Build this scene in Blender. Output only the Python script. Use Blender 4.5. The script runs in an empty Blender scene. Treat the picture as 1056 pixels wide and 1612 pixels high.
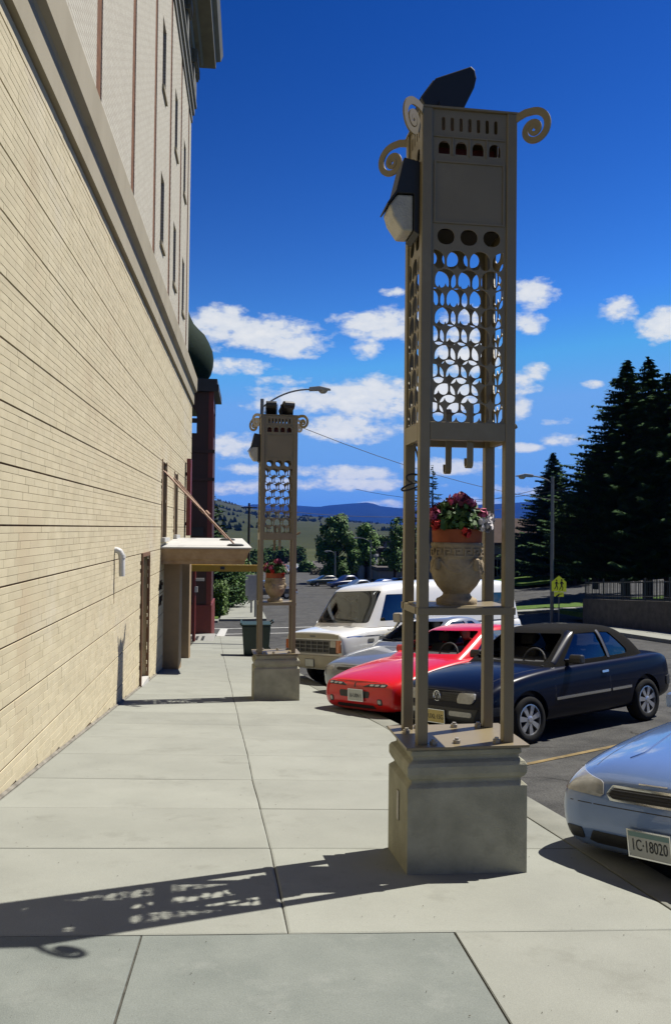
import bpy, bmesh, math, random
from math import sin, cos, pi, radians, sqrt, atan2, tan, atan
from mathutils import Vector, Matrix, noise
from mathutils.bvhtree import BVHTree

S = bpy.context.scene
COL = S.collection

# ------------------------------------------------------------------ camera
YAW, PITCH, ROLL, FPX = atan(135 / 1300.0), radians(1.16), radians(0.6), 1300.0
CAM = Vector((0, 0, 1.6))
FW = Vector((sin(YAW) * cos(PITCH), cos(YAW) * cos(PITCH), sin(PITCH)))
_r = Vector((cos(YAW), -sin(YAW), 0)); _u = _r.cross(FW)
RT = _r * cos(ROLL) + _u * sin(ROLL); UP = _u * cos(ROLL) - _r * sin(ROLL)
cd = bpy.data.cameras.new('camera'); cam = bpy.data.objects.new('camera', cd); COL.objects.link(cam)
m = Matrix((RT, UP, -FW)).transposed().to_4x4(); m.translation = CAM
cam.matrix_world = m
cd.sensor_fit = 'VERTICAL'; cd.sensor_height = 24.0; cd.lens = 24.0 * FPX / 1612.0
cd.clip_start = 0.05; cd.clip_end = 40000.0
S.camera = cam

def direction(px, py):                      # direction of a point of the photograph, as azimuth/elevation in the place
    d = RT * ((px - 528) / FPX) - UP * ((py - 806) / FPX) + FW
    return d.normalized()
def at_y(px, py, Y):
    d = direction(px, py); return CAM + d * (Y / d.y)
def at_x(px, py, X):
    d = direction(px, py); return CAM + d * (X / d.x)
def azel(px, py):
    d = direction(px, py); return atan2(d.x, d.y), math.asin(d.z)

# ------------------------------------------------------------------ light
SUNV = Vector((2.47, 1.02, 4.33)).normalized()      # towards the sun
SUN_EL = math.asin(SUNV.z); SUN_AZ = atan2(SUNV.x, SUNV.y)
sl = bpy.data.lights.new('sun', 'SUN'); sl.energy = 5.0; sl.angle = radians(0.4); sl.color = (1.0, 0.955, 0.87)
so = bpy.data.objects.new('sun', sl); COL.objects.link(so)
so.rotation_euler = (-SUNV).to_track_quat('-Z', 'Y').to_euler(); so.location = (20, 8, 35)

S.view_settings.view_transform = 'Standard'; S.view_settings.look = 'None'
S.view_settings.exposure = 0.9; S.view_settings.gamma = 1.0
S.view_settings.use_curve_mapping = False
S.render.engine = 'CYCLES'
S.cycles.max_bounces = 6; S.cycles.diffuse_bounces = 3; S.cycles.glossy_bounces = 3
S.cycles.transparent_max_bounces = 10; S.cycles.transmission_bounces = 4; S.cycles.volume_bounces = 0
S.cycles.caustics_reflective = False; S.cycles.caustics_refractive = False
S.cycles.sample_clamp_indirect = 4.0
try:
    S.cycles.use_denoising = True; S.cycles.denoiser = 'OPENIMAGEDENOISE'
except Exception:
    pass

W = bpy.data.worlds.new('World'); S.world = W; W.use_nodes = True
W.cycles.sampling_method = 'MANUAL'; W.cycles.sample_map_resolution = 512
wt = W.node_tree; wt.nodes.clear()
def WN(t, **k):
    n = wt.nodes.new(t)
    for a, b in k.items(): setattr(n, a, b)
    return n
def wl(a, b): wt.links.new(a, b)
def wmath(op, a, b=None, clamp=False):
    n = WN('ShaderNodeMath', operation=op, use_clamp=clamp)
    for i, v in enumerate((a, b)):
        if v is None: continue
        if isinstance(v, (int, float)): n.inputs[i].default_value = v
        else: wl(v, n.inputs[i])
    return n.outputs[0]
sky = WN('ShaderNodeTexSky', sky_type='NISHITA'); sky.sun_disc = False
sky.sun_elevation = SUN_EL; sky.sun_rotation = SUN_AZ
sky.altitude = 1600.0; sky.air_density = 1.0; sky.dust_density = 0.25; sky.ozone_density = 2.0
geo = WN('ShaderNodeTexCoord')
sep = WN('ShaderNodeSeparateXYZ'); wl(geo.outputs['Generated'], sep.inputs[0])
az = wmath('ARCTAN2', sep.outputs[0], sep.outputs[1])
el = wmath('ARCSINE', sep.outputs[2])
# fair weather cumulus: puffs laid out by azimuth / elevation, edges broken by noise; elsewhere the same kind of sky from noise alone
cv = WN('ShaderNodeCombineXYZ'); wl(wmath('MULTIPLY', az, 9.0), cv.inputs[0]); wl(wmath('MULTIPLY', el, 17.0), cv.inputs[1])
n1 = WN('ShaderNodeTexNoise'); n1.inputs['Scale'].default_value = 1.6; n1.inputs['Detail'].default_value = 9; n1.inputs['Roughness'].default_value = 0.62
wl(cv.outputs[0], n1.inputs['Vector'])
n2 = WN('ShaderNodeTexNoise'); n2.inputs['Scale'].default_value = 5.5; n2.inputs['Detail'].default_value = 6; n2.inputs['Roughness'].default_value = 0.6
wl(cv.outputs[0], n2.inputs['Vector'])
PUFFS = [  # photo x, y, half width, half height, weight
    (420, 530, 105, 30, 1.0), (345, 512, 60, 26, .9), (368, 490, 22, 9, .7), (590, 510, 75, 24, 1.0), (575, 548, 24, 16, .8),
    (375, 576, 55, 14, .9), (575, 625, 80, 32, 1.1), (480, 630, 95, 20, .9), (620, 640, 60, 30, 1.0), (560, 675, 95, 20, 1.0),
    (365, 702, 42, 22, .9), (540, 745, 90, 12, .9), (530, 762, 130, 11, .85), (390, 738, 40, 9, .6), (370, 768, 55, 11, .8),
    (835, 465, 40, 24, 1.0), (830, 508, 30, 18, .9), (618, 460, 18, 7, .7), (840, 588, 22, 15, .9), (822, 602, 32, 20, .9),
    (818, 640, 18, 18, .7), (975, 487, 32, 20, 1.0), (1045, 515, 42, 30, 1.0), (932, 605, 16, 6, .7), (888, 692, 34, 11, .9),
    (725, 560, 60, 34, 1.0), (700, 620, 60, 32, 1.0), (740, 510, 50, 26, .8), (700, 735, 70, 13, .9), (820, 705, 30, 7, .7),
    (820, 772, 60, 9, .7), (880, 664, 28, 6, .6), (600, 795, 40, 8, .7), (745, 790, 40, 7, .6), (450, 600, 40, 8, .5),
    (1130, 560, 60, 26, 1.0), (1190, 470, 70, 30, 1.0), (250, 560, 70, 30, 1.0), (160, 620, 80, 30, 1.0), (1180, 690, 90, 20, 1.0)]
tot = None
ae = WN('ShaderNodeCombineXYZ'); wl(az, ae.inputs[0]); wl(el, ae.inputs[1])
for (x, y, hw, hh, wgt) in PUFFS:
    a0, e0 = azel(x, y); a1, e1 = azel(x + hw, y); a2, e2 = azel(x, y - hh)
    sx, sy = 1.0 / max(1e-4, abs(a1 - a0)), 1.0 / max(1e-4, abs(e2 - e0))
    q = WN('ShaderNodeVectorMath', operation='MULTIPLY_ADD'); wl(ae.outputs[0], q.inputs[0])
    q.inputs[1].default_value = (sx, sy, 0); q.inputs[2].default_value = (-a0 * sx, -e0 * sy, 0)
    dt = WN('ShaderNodeVectorMath', operation='DOT_PRODUCT'); wl(q.outputs[0], dt.inputs[0]); wl(q.outputs[0], dt.inputs[1])
    ma = WN('ShaderNodeMath', operation='MULTIPLY_ADD'); wl(dt.outputs['Value'], ma.inputs[0]); ma.inputs[1].default_value = -wgt; ma.inputs[2].default_value = 1.25 * wgt
    tot = ma.outputs[0] if tot is None else wmath('MAXIMUM', tot, ma.outputs[0])
tot = wmath('MAXIMUM', tot, -1.2)
# puffs out of frame: noise in a low band all round
out_l = wmath('LESS_THAN', az, azel(120, 600)[0]); out_r = wmath('GREATER_THAN', az, azel(1230, 600)[0])
outside = wmath('MAXIMUM', out_l, out_r)
n3 = WN('ShaderNodeTexNoise'); n3.inputs['Scale'].default_value = 0.55; n3.inputs['Detail'].default_value = 3
wl(cv.outputs[0], n3.inputs['Vector'])
band = wmath('SUBTRACT', 1.0, wmath('ABSOLUTE', wmath('MULTIPLY', wmath('SUBTRACT', el, 0.16), 5.0)), True)
rnd = wmath('SUBTRACT', wmath('MULTIPLY', wmath('MULTIPLY', n3.outputs[0], band), 3.6), 1.35)
rnd = wmath('ADD', wmath('MULTIPLY', rnd, outside), wmath('MULTIPLY', wmath('SUBTRACT', outside, 1.0), 2.0))
tot = wmath('MAXIMUM', tot, rnd)
nz = wmath('ADD', wmath('MULTIPLY', wmath('SUBTRACT', n1.outputs[0], 0.5), 4.2), wmath('MULTIPLY', wmath('SUBTRACT', n2.outputs[0], 0.5), 2.6))
dens = wmath('ADD', wmath('SUBTRACT', tot, -0.12), nz)
mask = wmath('MULTIPLY', dens, 0.95, True)
mask = wmath('MULTIPLY', wmath('POWER', mask, 1.1), 0.92)
core = wmath('MULTIPLY', wmath('SUBTRACT', dens, 0.2), 0.55, True)
hsv = WN('ShaderNodeHueSaturation'); hsv.inputs['Hue'].default_value = 0.508; hsv.inputs['Saturation'].default_value = 1.42; hsv.inputs['Value'].default_value = 0.92
wl(sky.outputs[0], hsv.inputs['Color'])
cr = WN('ShaderNodeMixRGB'); cr.inputs[1].default_value = (6.4, 7.2, 8.2, 1); cr.inputs[2].default_value = (9.6, 9.6, 9.2, 1)
# cloud bases greyer than tops
wl(wmath('ADD', wmath('MULTIPLY', core, 0.8), wmath('MULTIPLY', n2.outputs[0], 0.3), True), cr.inputs[0])
# deep, polarised blue: steeper fall of brightness with height
sp3 = WN('ShaderNodeSeparateColor'); wl(hsv.outputs[0], sp3.inputs[0]); cb3 = WN('ShaderNodeCombineColor')
for i, (k, e, top) in enumerate(((1.45, 1.1, 1.75), (.76, 1.95, 4.3), (.305, 2.0, 9.0))):
    wl(wmath('MINIMUM', wmath('MULTIPLY', wmath('POWER', sp3.outputs[i], e), k), top), cb3.inputs[i])
cm = WN('ShaderNodeMixRGB'); wl(mask, cm.inputs[0]); wl(cb3.outputs[0], cm.inputs[1]); wl(cr.outputs[0], cm.inputs[2])
bg = WN('ShaderNodeBackground'); bg.inputs['Strength'].default_value = 0.05
wl(cm.outputs[0], bg.inputs['Color'])
wo = WN('ShaderNodeOutputWorld'); wl(bg.outputs[0], wo.inputs['Surface'])

# ------------------------------------------------------------------ materials
MATS = {}
KA = 0.585      # the photograph is exposed about a stop up: base colours sit at their real, darker values
def mat(name, col, rough=0.7, var=0.0, scale=6.0, bump=0.0, bscale=60.0, metal=0.0, coat=0.0, coords='Object', col2=None,
        island=0.0, objrand=0.0, spec=None, stain=None, stretch=None, detail=5.0, speck=None, cracks=None, stain2=None):
    if name in MATS: return MATS[name]
    if spec is None: spec = .12 if rough > .78 else .5
    if metal < .6:
        col = tuple(c * KA for c in col); col2 = tuple(c * KA for c in col2) if col2 else None
        if stain: stain = (tuple(c * KA for c in stain[0]),) + tuple(stain[1:])
    M = bpy.data.materials.new(name); M.use_nodes = True; t = M.node_tree; N = t.nodes; L = t.links
    b = N['Principled BSDF']
    b.inputs['Roughness'].default_value = rough; b.inputs['Metallic'].default_value = metal
    b.inputs['Coat Weight'].default_value = coat; b.inputs['Coat Roughness'].default_value = 0.03
    b.inputs['Specular IOR Level'].default_value = spec
    c4 = (*col, 1)
    b.inputs['Base Color'].default_value = c4
    tc = N.new('ShaderNodeTexCoord'); vec = tc.outputs[coords]
    if stretch:
        mp = N.new('ShaderNodeMapping'); mp.inputs['Scale'].default_value = stretch; L.new(vec, mp.inputs['Vector']); vec = mp.outputs[0]
    cur = None
    if var or col2:
        n = N.new('ShaderNodeTexNoise'); n.inputs['Scale'].default_value = scale; n.inputs['Detail'].default_value = detail; n.inputs['Roughness'].default_value = .6
        L.new(vec, n.inputs['Vector'])
        r = N.new('ShaderNodeValToRGB'); L.new(n.outputs[0], r.inputs[0])
        lo = col2 if col2 else tuple(max(0, c * (1 - var)) for c in col)
        hi = col if col2 else tuple(c * (1 + var) for c in col)
        r.color_ramp.elements[0].position = .33; r.color_ramp.elements[1].position = .67
        r.color_ramp.elements[0].color = (*lo, 1); r.color_ramp.elements[1].color = (*hi, 1)
        cur = r.outputs[0]
    if island or objrand:
        g = N.new('ShaderNodeNewGeometry'); oi = N.new('ShaderNodeObjectInfo')
        ad = N.new('ShaderNodeMath'); ad.operation = 'ADD'; L.new(g.outputs['Random Per Island'], ad.inputs[0]); L.new(oi.outputs['Random'], ad.inputs[1])
        fr = N.new('ShaderNodeMath'); fr.operation = 'FRACT'; L.new(ad.outputs[0], fr.inputs[0])
        mr = N.new('ShaderNodeMapRange'); L.new(fr.outputs[0], mr.inputs[0]); k = island or objrand
        mr.inputs[3].default_value = 1 - k; mr.inputs[4].default_value = 1 + k
        mx = N.new('ShaderNodeMixRGB'); mx.blend_type = 'MULTIPLY'; mx.inputs[0].default_value = 1
        if cur: L.new(cur, mx.inputs[1])
        else: mx.inputs[1].default_value = c4
        L.new(mr.outputs[0], mx.inputs[2]); cur = mx.outputs[0]
    if stain:      # (colour, scale, amount, threshold)
        n = N.new('ShaderNodeTexNoise'); n.inputs['Scale'].default_value = stain[1]; n.inputs['Detail'].default_value = 7; n.inputs['Roughness'].default_value = .65
        L.new(tc.outputs[coords], n.inputs['Vector'])
        r = N.new('ShaderNodeMapRange'); L.new(n.outputs[0], r.inputs[0]); r.inputs[1].default_value = stain[3]; r.inputs[2].default_value = stain[3] + .15
        r.inputs[3].default_value = 0; r.inputs[4].default_value = stain[2]
        mx = N.new('ShaderNodeMixRGB'); L.new(r.outputs[0], mx.inputs[0])
        if cur: L.new(cur, mx.inputs[1])
        else: mx.inputs[1].default_value = c4
        mx.inputs[2].default_value = (*stain[0], 1); cur = mx.outputs[0]
    for kind, arg in (('speck', speck), ('cracks', cracks), ('stain2', stain2)):
        if not arg: continue
        mx = N.new('ShaderNodeMixRGB')
        if cur: L.new(cur, mx.inputs[1])
        else: mx.inputs[1].default_value = c4
        r = N.new('ShaderNodeMapRange')
        if kind == 'cracks':      # (scale, width, amount): wandering hairline cracks
            wn = N.new('ShaderNodeTexNoise'); wn.inputs['Scale'].default_value = 3.0; L.new(tc.outputs[coords], wn.inputs['Vector'])
            va = N.new('ShaderNodeVectorMath'); va.operation = 'MULTIPLY_ADD'; va.inputs[1].default_value = (.35, .35, .35); L.new(wn.outputs['Color'], va.inputs[0]); L.new(tc.outputs[coords], va.inputs[2])
            n = N.new('ShaderNodeTexVoronoi'); n.feature = 'DISTANCE_TO_EDGE'; n.inputs['Scale'].default_value = arg[0]; L.new(va.outputs[0], n.inputs['Vector'])
            L.new(n.outputs['Distance'], r.inputs[0]); r.inputs[1].default_value = 0; r.inputs[2].default_value = arg[1]; r.inputs[3].default_value = arg[2]; r.inputs[4].default_value = 0
            mx.inputs[2].default_value = (.012, .011, .010, 1)
        else:
            n = N.new('ShaderNodeTexNoise'); n.inputs['Scale'].default_value = arg[1] if kind == 'stain2' else arg[0]; n.inputs['Detail'].default_value = 8 if kind == 'stain2' else 2; n.inputs['Roughness'].default_value = .7
            L.new(tc.outputs[coords], n.inputs['Vector']); L.new(n.outputs[0], r.inputs[0])
            if kind == 'speck':
                mx.blend_type = 'MULTIPLY'; mx.inputs[0].default_value = 1.0; r.inputs[1].default_value = .3; r.inputs[2].default_value = .7; r.inputs[3].default_value = 1 - arg[1]; r.inputs[4].default_value = 1 + arg[1]
            else:
                r.inputs[1].default_value = arg[3]; r.inputs[2].default_value = arg[3] + .12; r.inputs[3].default_value = 0; r.inputs[4].default_value = arg[2]; mx.inputs[2].default_value = (*[c * KA for c in arg[0]], 1)
        L.new(r.outputs[0], mx.inputs[2] if kind == 'speck' else mx.inputs[0]); cur = mx.outputs[0]
    if cur: L.new(cur, b.inputs['Base Color'])
    if bump:
        n = N.new('ShaderNodeTexNoise'); n.inputs['Scale'].default_value = bscale; n.inputs['Detail'].default_value = 4
        L.new(tc.outputs[coords], n.inputs['Vector'])
        bp = N.new('ShaderNodeBump'); bp.inputs['Strength'].default_value = bump; bp.inputs['Distance'].default_value = .02
        L.new(n.outputs[0], bp.inputs['Height']); L.new(bp.outputs[0], b.inputs['Normal'])
    MATS[name] = M
    return M
def glass(name, tint=(.35, .42, .4), refl=0.12):
    if name in MATS: return MATS[name]
    M = bpy.data.materials.new(name); M.use_nodes = True; t = M.node_tree; N = t.nodes; L = t.links; N.clear()
    o = N.new('ShaderNodeOutputMaterial'); mx = N.new('ShaderNodeMixShader')
    tr = N.new('ShaderNodeBsdfTransparent'); tr.inputs[0].default_value = (*tint, 1)
    gl = N.new('ShaderNodeBsdfGlossy'); gl.inputs['Roughness'].default_value = 0.02; gl.inputs[0].default_value = (.9, .95, 1, 1)
    fr = N.new('ShaderNodeFresnel'); fr.inputs[0].default_value = 1.52
    ad = N.new('ShaderNodeMath'); ad.operation = 'ADD'; ad.use_clamp = True; ad.inputs[1].default_value = refl
    L.new(fr.outputs[0], ad.inputs[0]); L.new(ad.outputs[0], mx.inputs[0]); L.new(tr.outputs[0], mx.inputs[1]); L.new(gl.outputs[0], mx.inputs[2])
    L.new(mx.outputs[0], o.inputs['Surface']); MATS[name] = M
    return M

# ------------------------------------------------------------------ mesh helpers
class MB:
    def __init__(s): s.v = []; s.f = []
    def add(s, vs, fs):
        o = len(s.v); s.v += [tuple(v) for v in vs]; s.f += [tuple(i + o for i in f) for f in fs]; return s
    def box(s, x0, x1, y0, y1, z0, z1):
        return s.add([(x0, y0, z0), (x1, y0, z0), (x1, y1, z0), (x0, y1, z0), (x0, y0, z1), (x1, y0, z1), (x1, y1, z1), (x0, y1, z1)],
                     [(0, 3, 2, 1), (4, 5, 6, 7), (0, 1, 5, 4), (1, 2, 6, 5), (2, 3, 7, 6), (3, 0, 4, 7)])
    def obox(s, M, sx, sy, sz):
        n = MB().box(-sx / 2, sx / 2, -sy / 2, sy / 2, -sz / 2, sz / 2)
        return s.add([M @ Vector(v) for v in n.v], n.f)
    def prism(s, poly, a0, a1, axis='y'):   # poly in the two other axes
        n = len(poly)
        def P(p, a): return {'y': (p[0], a, p[1]), 'x': (a, p[0], p[1]), 'z': (p[0], p[1], a)}[axis]
        vs = [P(p, a0) for p in poly] + [P(p, a1) for p in poly]
        fs = [tuple(range(n)), tuple(range(2 * n - 1, n - 1, -1))] + [(i, i + n, (i + 1) % n + n, (i + 1) % n) for i in range(n)]
        return s.add(vs, fs)
    def tube(s, pts, r, n=8, cap=True):
        pts = [Vector(p) for p in pts]; rr = r if isinstance(r, (list, tuple)) else [r] * len(pts)
        vs = []; fs = []; prev = None
        for i, p in enumerate(pts):
            d = (pts[min(i + 1, len(pts) - 1)] - pts[max(i - 1, 0)]).normalized()
            if prev is None:
                a = d.orthogonal().normalized()
            else:
                a = (prev - d * prev.dot(d)); a = a.normalized() if a.length > 1e-6 else d.orthogonal().normalized()
            prev = a; b = d.cross(a)
            for k in range(n):
                t = 2 * pi * k / n; vs.append(p + (a * cos(t) + b * sin(t)) * rr[i])
        for i in range(len(pts) - 1):
            for k in range(n):
                fs.append((i * n + k, i * n + (k + 1) % n, (i + 1) * n + (k + 1) % n, (i + 1) * n + k))
        if cap:
            fs.append(tuple(range(n - 1, -1, -1))); fs.append(tuple(range((len(pts) - 1) * n, len(pts) * n)))
        return s.add(vs, fs)
    def lathe(s, prof, n=24, axis='z', c=(0, 0, 0), cap=True):   # prof: (radius, along)
        vs = []; fs = []
        for (r, h) in prof:
            for k in range(n):
                t = 2 * pi * k / n; p = (r * cos(t), r * sin(t), h)
                if axis == 'y': p = (p[0], p[2], p[1])
                if axis == 'x': p = (p[2], p[0], p[1])
                vs.append((p[0] + c[0], p[1] + c[1], p[2] + c[2]))
        for i in range(len(prof) - 1):
            for k in range(n):
                fs.append((i * n + k, i * n + (k + 1) % n, (i + 1) * n + (k + 1) % n, (i + 1) * n + k))
        if cap:
            fs.append(tuple(range(n))); fs.append(tuple(range((len(prof) - 1) * n, len(prof) * n)))
        return s.add(vs, fs)
    def grid(s, rows):
        n = len(rows[0]); vs = [p for r in rows for p in r]
        fs = [(i * n + j, i * n + j + 1, (i + 1) * n + j + 1, (i + 1) * n + j) for i in range(len(rows) - 1) for j in range(n - 1)]
        return s.add(vs, fs)
    def ribbon(s, pts, w, t, plane='xz', off=0.0):     # flat bar following pts in a plane, width in plane, thickness across it
        n = len(pts); vs = []; fs = []; ww = w if isinstance(w, (list, tuple)) else [w] * n
        for i, (a, b) in enumerate(pts):
            a0, b0 = pts[max(i - 1, 0)]; a1, b1 = pts[min(i + 1, n - 1)]
            dx, dy = a1 - a0, b1 - b0; l = sqrt(dx * dx + dy * dy) or 1; nx, ny = -dy / l, dx / l
            for sg in (1, -1):
                for th in (-t / 2, t / 2):
                    p = (a + nx * sg * ww[i] / 2, b + ny * sg * ww[i] / 2, th + off)
                    vs.append({'xz': (p[0], p[2], p[1]), 'xy': p, 'yz': (p[2], p[0], p[1])}[plane])
        for i in range(n - 1):
            o = i * 4; q = o + 4
            fs += [(o, q, q + 1, o + 1), (o + 2, o + 3, q + 3, q + 2), (o, o + 2, q + 2, q), (o + 1, q + 1, q + 3, o + 3)]
        fs += [(0, 1, 3, 2), ((n - 1) * 4, (n - 1) * 4 + 2, (n - 1) * 4 + 3, (n - 1) * 4 + 1)]
        return s.add(vs, fs)
    def mesh(s, name='mesh', smooth=False, angle=None):
        me = bpy.data.meshes.new(name); me.from_pydata(s.v, [], s.f); me.validate(); 
        bm = bmesh.new(); bm.from_mesh(me); bmesh.ops.recalc_face_normals(bm, faces=bm.faces); bm.to_mesh(me); bm.free()
        if smooth:
            me.shade_smooth()
            if angle: me.set_sharp_from_angle(angle=radians(angle))
        return me
def link(name, me, M=None, parent=None):
    o = bpy.data.objects.new(name, me); COL.objects.link(o)
    if M is not None and me is not None:
        me.materials.clear(); me.materials.append(M)
    if parent is not None: o.parent = parent
    return o
def part(name, mb, M, parent=None, smooth=False, angle=40, bevel=0.0):
    me = mb.mesh(name, smooth, angle) if isinstance(mb, MB) else mb
    o = link(name, me, M, parent)
    if bevel:
        b = o.modifiers.new('bevel', 'BEVEL'); b.width = bevel; b.segments = 2; b.limit_method = 'ANGLE'; b.angle_limit = radians(35)
    return o
def tag(o, label, cat, group=None):
    o['label'] = label; o['category'] = cat
    if group: o['group'] = group
    return o
def thing(name, label, cat, loc=(0, 0, 0), rz=0.0, group=None, mtx=None):
    o = bpy.data.objects.new(name, None); COL.objects.link(o); o.empty_display_size = .2
    if mtx is not None: o.matrix_world = mtx
    else: o.location = loc; o.rotation_euler = (0, 0, rz)
    return tag(o, label, cat, group)
def structure(name, mb, M, parent=None, smooth=False, angle=40, bevel=0):
    o = part(name, mb, M, parent, smooth, angle, bevel)
    if parent is None: o['kind'] = 'structure'
    return o
def copy_tree(o, parent=None):
    c = o.copy(); COL.objects.link(c)
    if parent is not None: c.parent = parent
    for ch in list(o.children): copy_tree(ch, c)
    return c
def plate(outer, holes, thick, name='plate'):          # flat plate with cut-outs, in x-z, thickness along y
    cu = bpy.data.curves.new(name, 'CURVE'); cu.dimensions = '2D'; cu.fill_mode = 'BOTH'; cu.extrude = thick / 2
    for poly in [outer] + holes:
        sp = cu.splines.new('POLY'); sp.points.add(len(poly) - 1); sp.use_cyclic_u = True
        for p, q in zip(sp.points, poly): p.co = (q[0], q[1], 0, 1)
    ob = bpy.data.objects.new(name, cu); COL.objects.link(ob)
    dg = bpy.context.evaluated_depsgraph_get(); me = bpy.data.meshes.new_from_object(ob.evaluated_get(dg))
    bpy.data.objects.remove(ob); bpy.data.curves.remove(cu)
    me.transform(Matrix.Rotation(pi / 2, 4, 'X'))
    return me
def text_mesh(body, size, depth=0.001, sx=1.0):        # lettering in x-z facing -y, centred
    cu = bpy.data.curves.new('lettering', 'FONT'); cu.body = body; cu.size = size; cu.extrude = depth; cu.align_x = 'CENTER'; cu.align_y = 'CENTER'
    cu.resolution_u = 3
    ob = bpy.data.objects.new('lettering', cu); COL.objects.link(ob)
    dg = bpy.context.evaluated_depsgraph_get(); me = bpy.data.meshes.new_from_object(ob.evaluated_get(dg))
    bpy.data.objects.remove(ob); bpy.data.curves.remove(cu)
    me.transform(Matrix.Rotation(pi / 2, 4, 'X') @ Matrix.Diagonal((sx, 1, 1, 1)))
    return me
def eval_mesh(o):
    dg = bpy.context.evaluated_depsgraph_get(); dg.update()
    return bpy.data.meshes.new_from_object(o.evaluated_get(dg))
def bar(a, b, r, n=8): return MB().tube([a, b], r, n)

# ------------------------------------------------------------------ lie of the land
PROF = [(-40, -3.5), (0, 0.), (25, 2.21), (40, 3.15), (82, 5.1), (110, 5.7), (200, 6.9), (400, 8.4), (20000, 8.4)]
def lerp_tab(t, x):
    if x <= t[0][0]: return t[0][1]
    for (a, b), (c, d) in zip(t, t[1:]):
        if x <= c: return b + (d - b) * (x - a) / (c - a)
    return t[-1][1]
def fall(Y): return lerp_tab(PROF, Y)
def fade(Y): return max(0.0, 1 - max(0.0, Y - 25) / 20)
def walk_z(X, Y): return -fall(Y) - .03 * X * fade(Y)
KERB = [(-12, 3.1), (2, 2.42), (4.33, 2.31), (6.24, 2.17), (10.75, 1.82), (11.8, 1.68), (13.5, 1.50), (16, 1.22), (20, .78), (25, .36), (30, 0.02), (33, -.2), (60, -.5), (300, -1.5)]
def kerb_x(Y): return lerp_tab(KERB, Y)
def road_z(X, Y):
    xk = kerb_x(Y); t = X - xk
    b = walk_z(xk, Y) - .15 * (1.0 if Y < 31 else max(.25, 1 - (Y - 31) / 4) if Y < 34 else .8)
    b += min(2.3, .12 * max(0.0, X - 14.5)) * min(1.0, max(0.0, (Y - 41) / 22))      # the side street climbs to the right
    return b + (.034 * min(max(t, 0), 6) if Y < 30 else .034 * min(max(t, 0), 6) * max(0, 1 - (Y - 30) / 30))
rng = random.Random(7)
# ------------------------------------------------------------------ ground
M_asph = mat('asphalt', (.115, .114, .108), .92, col2=(.062, .062, .061), scale=2.2, bump=.6, bscale=45, stain=((.035, .035, .034), .45, .6, .54), coords='Object', detail=9, speck=(70, .38), cracks=(.55, .012, .75), stain2=((.16, .16, .15), .35, .55, .56))
M_conc = mat('concrete_walk', (.362, .370, .322), .9, col2=(.315, .322, .28), scale=1.6, bump=.12, bscale=160, objrand=.05, stain=((.22, .22, .185), 2.2, .5, .57), detail=9, speck=(220, .13), stain2=((.13, .125, .10), 9, .35, .70))
M_concb = mat('concrete_walk_blue', (.265, .285, .258), .9, col2=(.21, .23, .21), scale=2.4, bump=.18, bscale=150, objrand=.04, stain=((.33, .345, .315), 3.0, .5, .56), detail=10, speck=(200, .16), stain2=((.15, .155, .14), 1.1, .45, .58))
M_joint = mat('joint_dirt', (.10, .095, .08), .95, var=.3, scale=20)
M_kerb = mat('kerb_concrete', (.315, .318, .275), .9, col2=(.25, .255, .22), scale=3, bump=.2, bscale=90, stain=((.2, .19, .17), 1.8, .5, .57))
M_grass = mat('grass', (.12, .20, .035), .95, col2=(.07, .13, .025), scale=3, bump=.6, bscale=40)
M_yel = mat('yellow_line_paint', (.27, .20, .095), .85, var=.25, scale=8, stain=((.12, .11, .09), 5, .9, .55))
M_wht = mat('white_line_paint', (.6, .6, .57), .85, var=.15, scale=8, stain=((.12, .12, .11), 5, .8, .56))

def frange(a, b, n): return [a + (b - a) * i / (n - 1) for i in range(n)]
ys = [-14, -6, 0, 2, 4, 5, 6, 7, 8, 9, 10, 11, 12, 13, 14, 16, 18, 20, 22, 24, 26, 28, 30, 31, 32, 33, 34, 35, 37, 40, 45, 50, 60, 70, 82, 95, 110, 150, 200]
rows = []
for y in ys:
    xk = kerb_x(y)
    xs = [-90, -40, -12, -5, xk - .15, xk + .05, xk + .5, xk + 1.5, xk + 3, xk + 6, xk + 9, 14, 18, 25, 40, 70, 140]
    rows.append([(x, y, road_z(x, y)) for x in xs])
structure('street', MB().grid(rows), M_asph, smooth=True)

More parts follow.
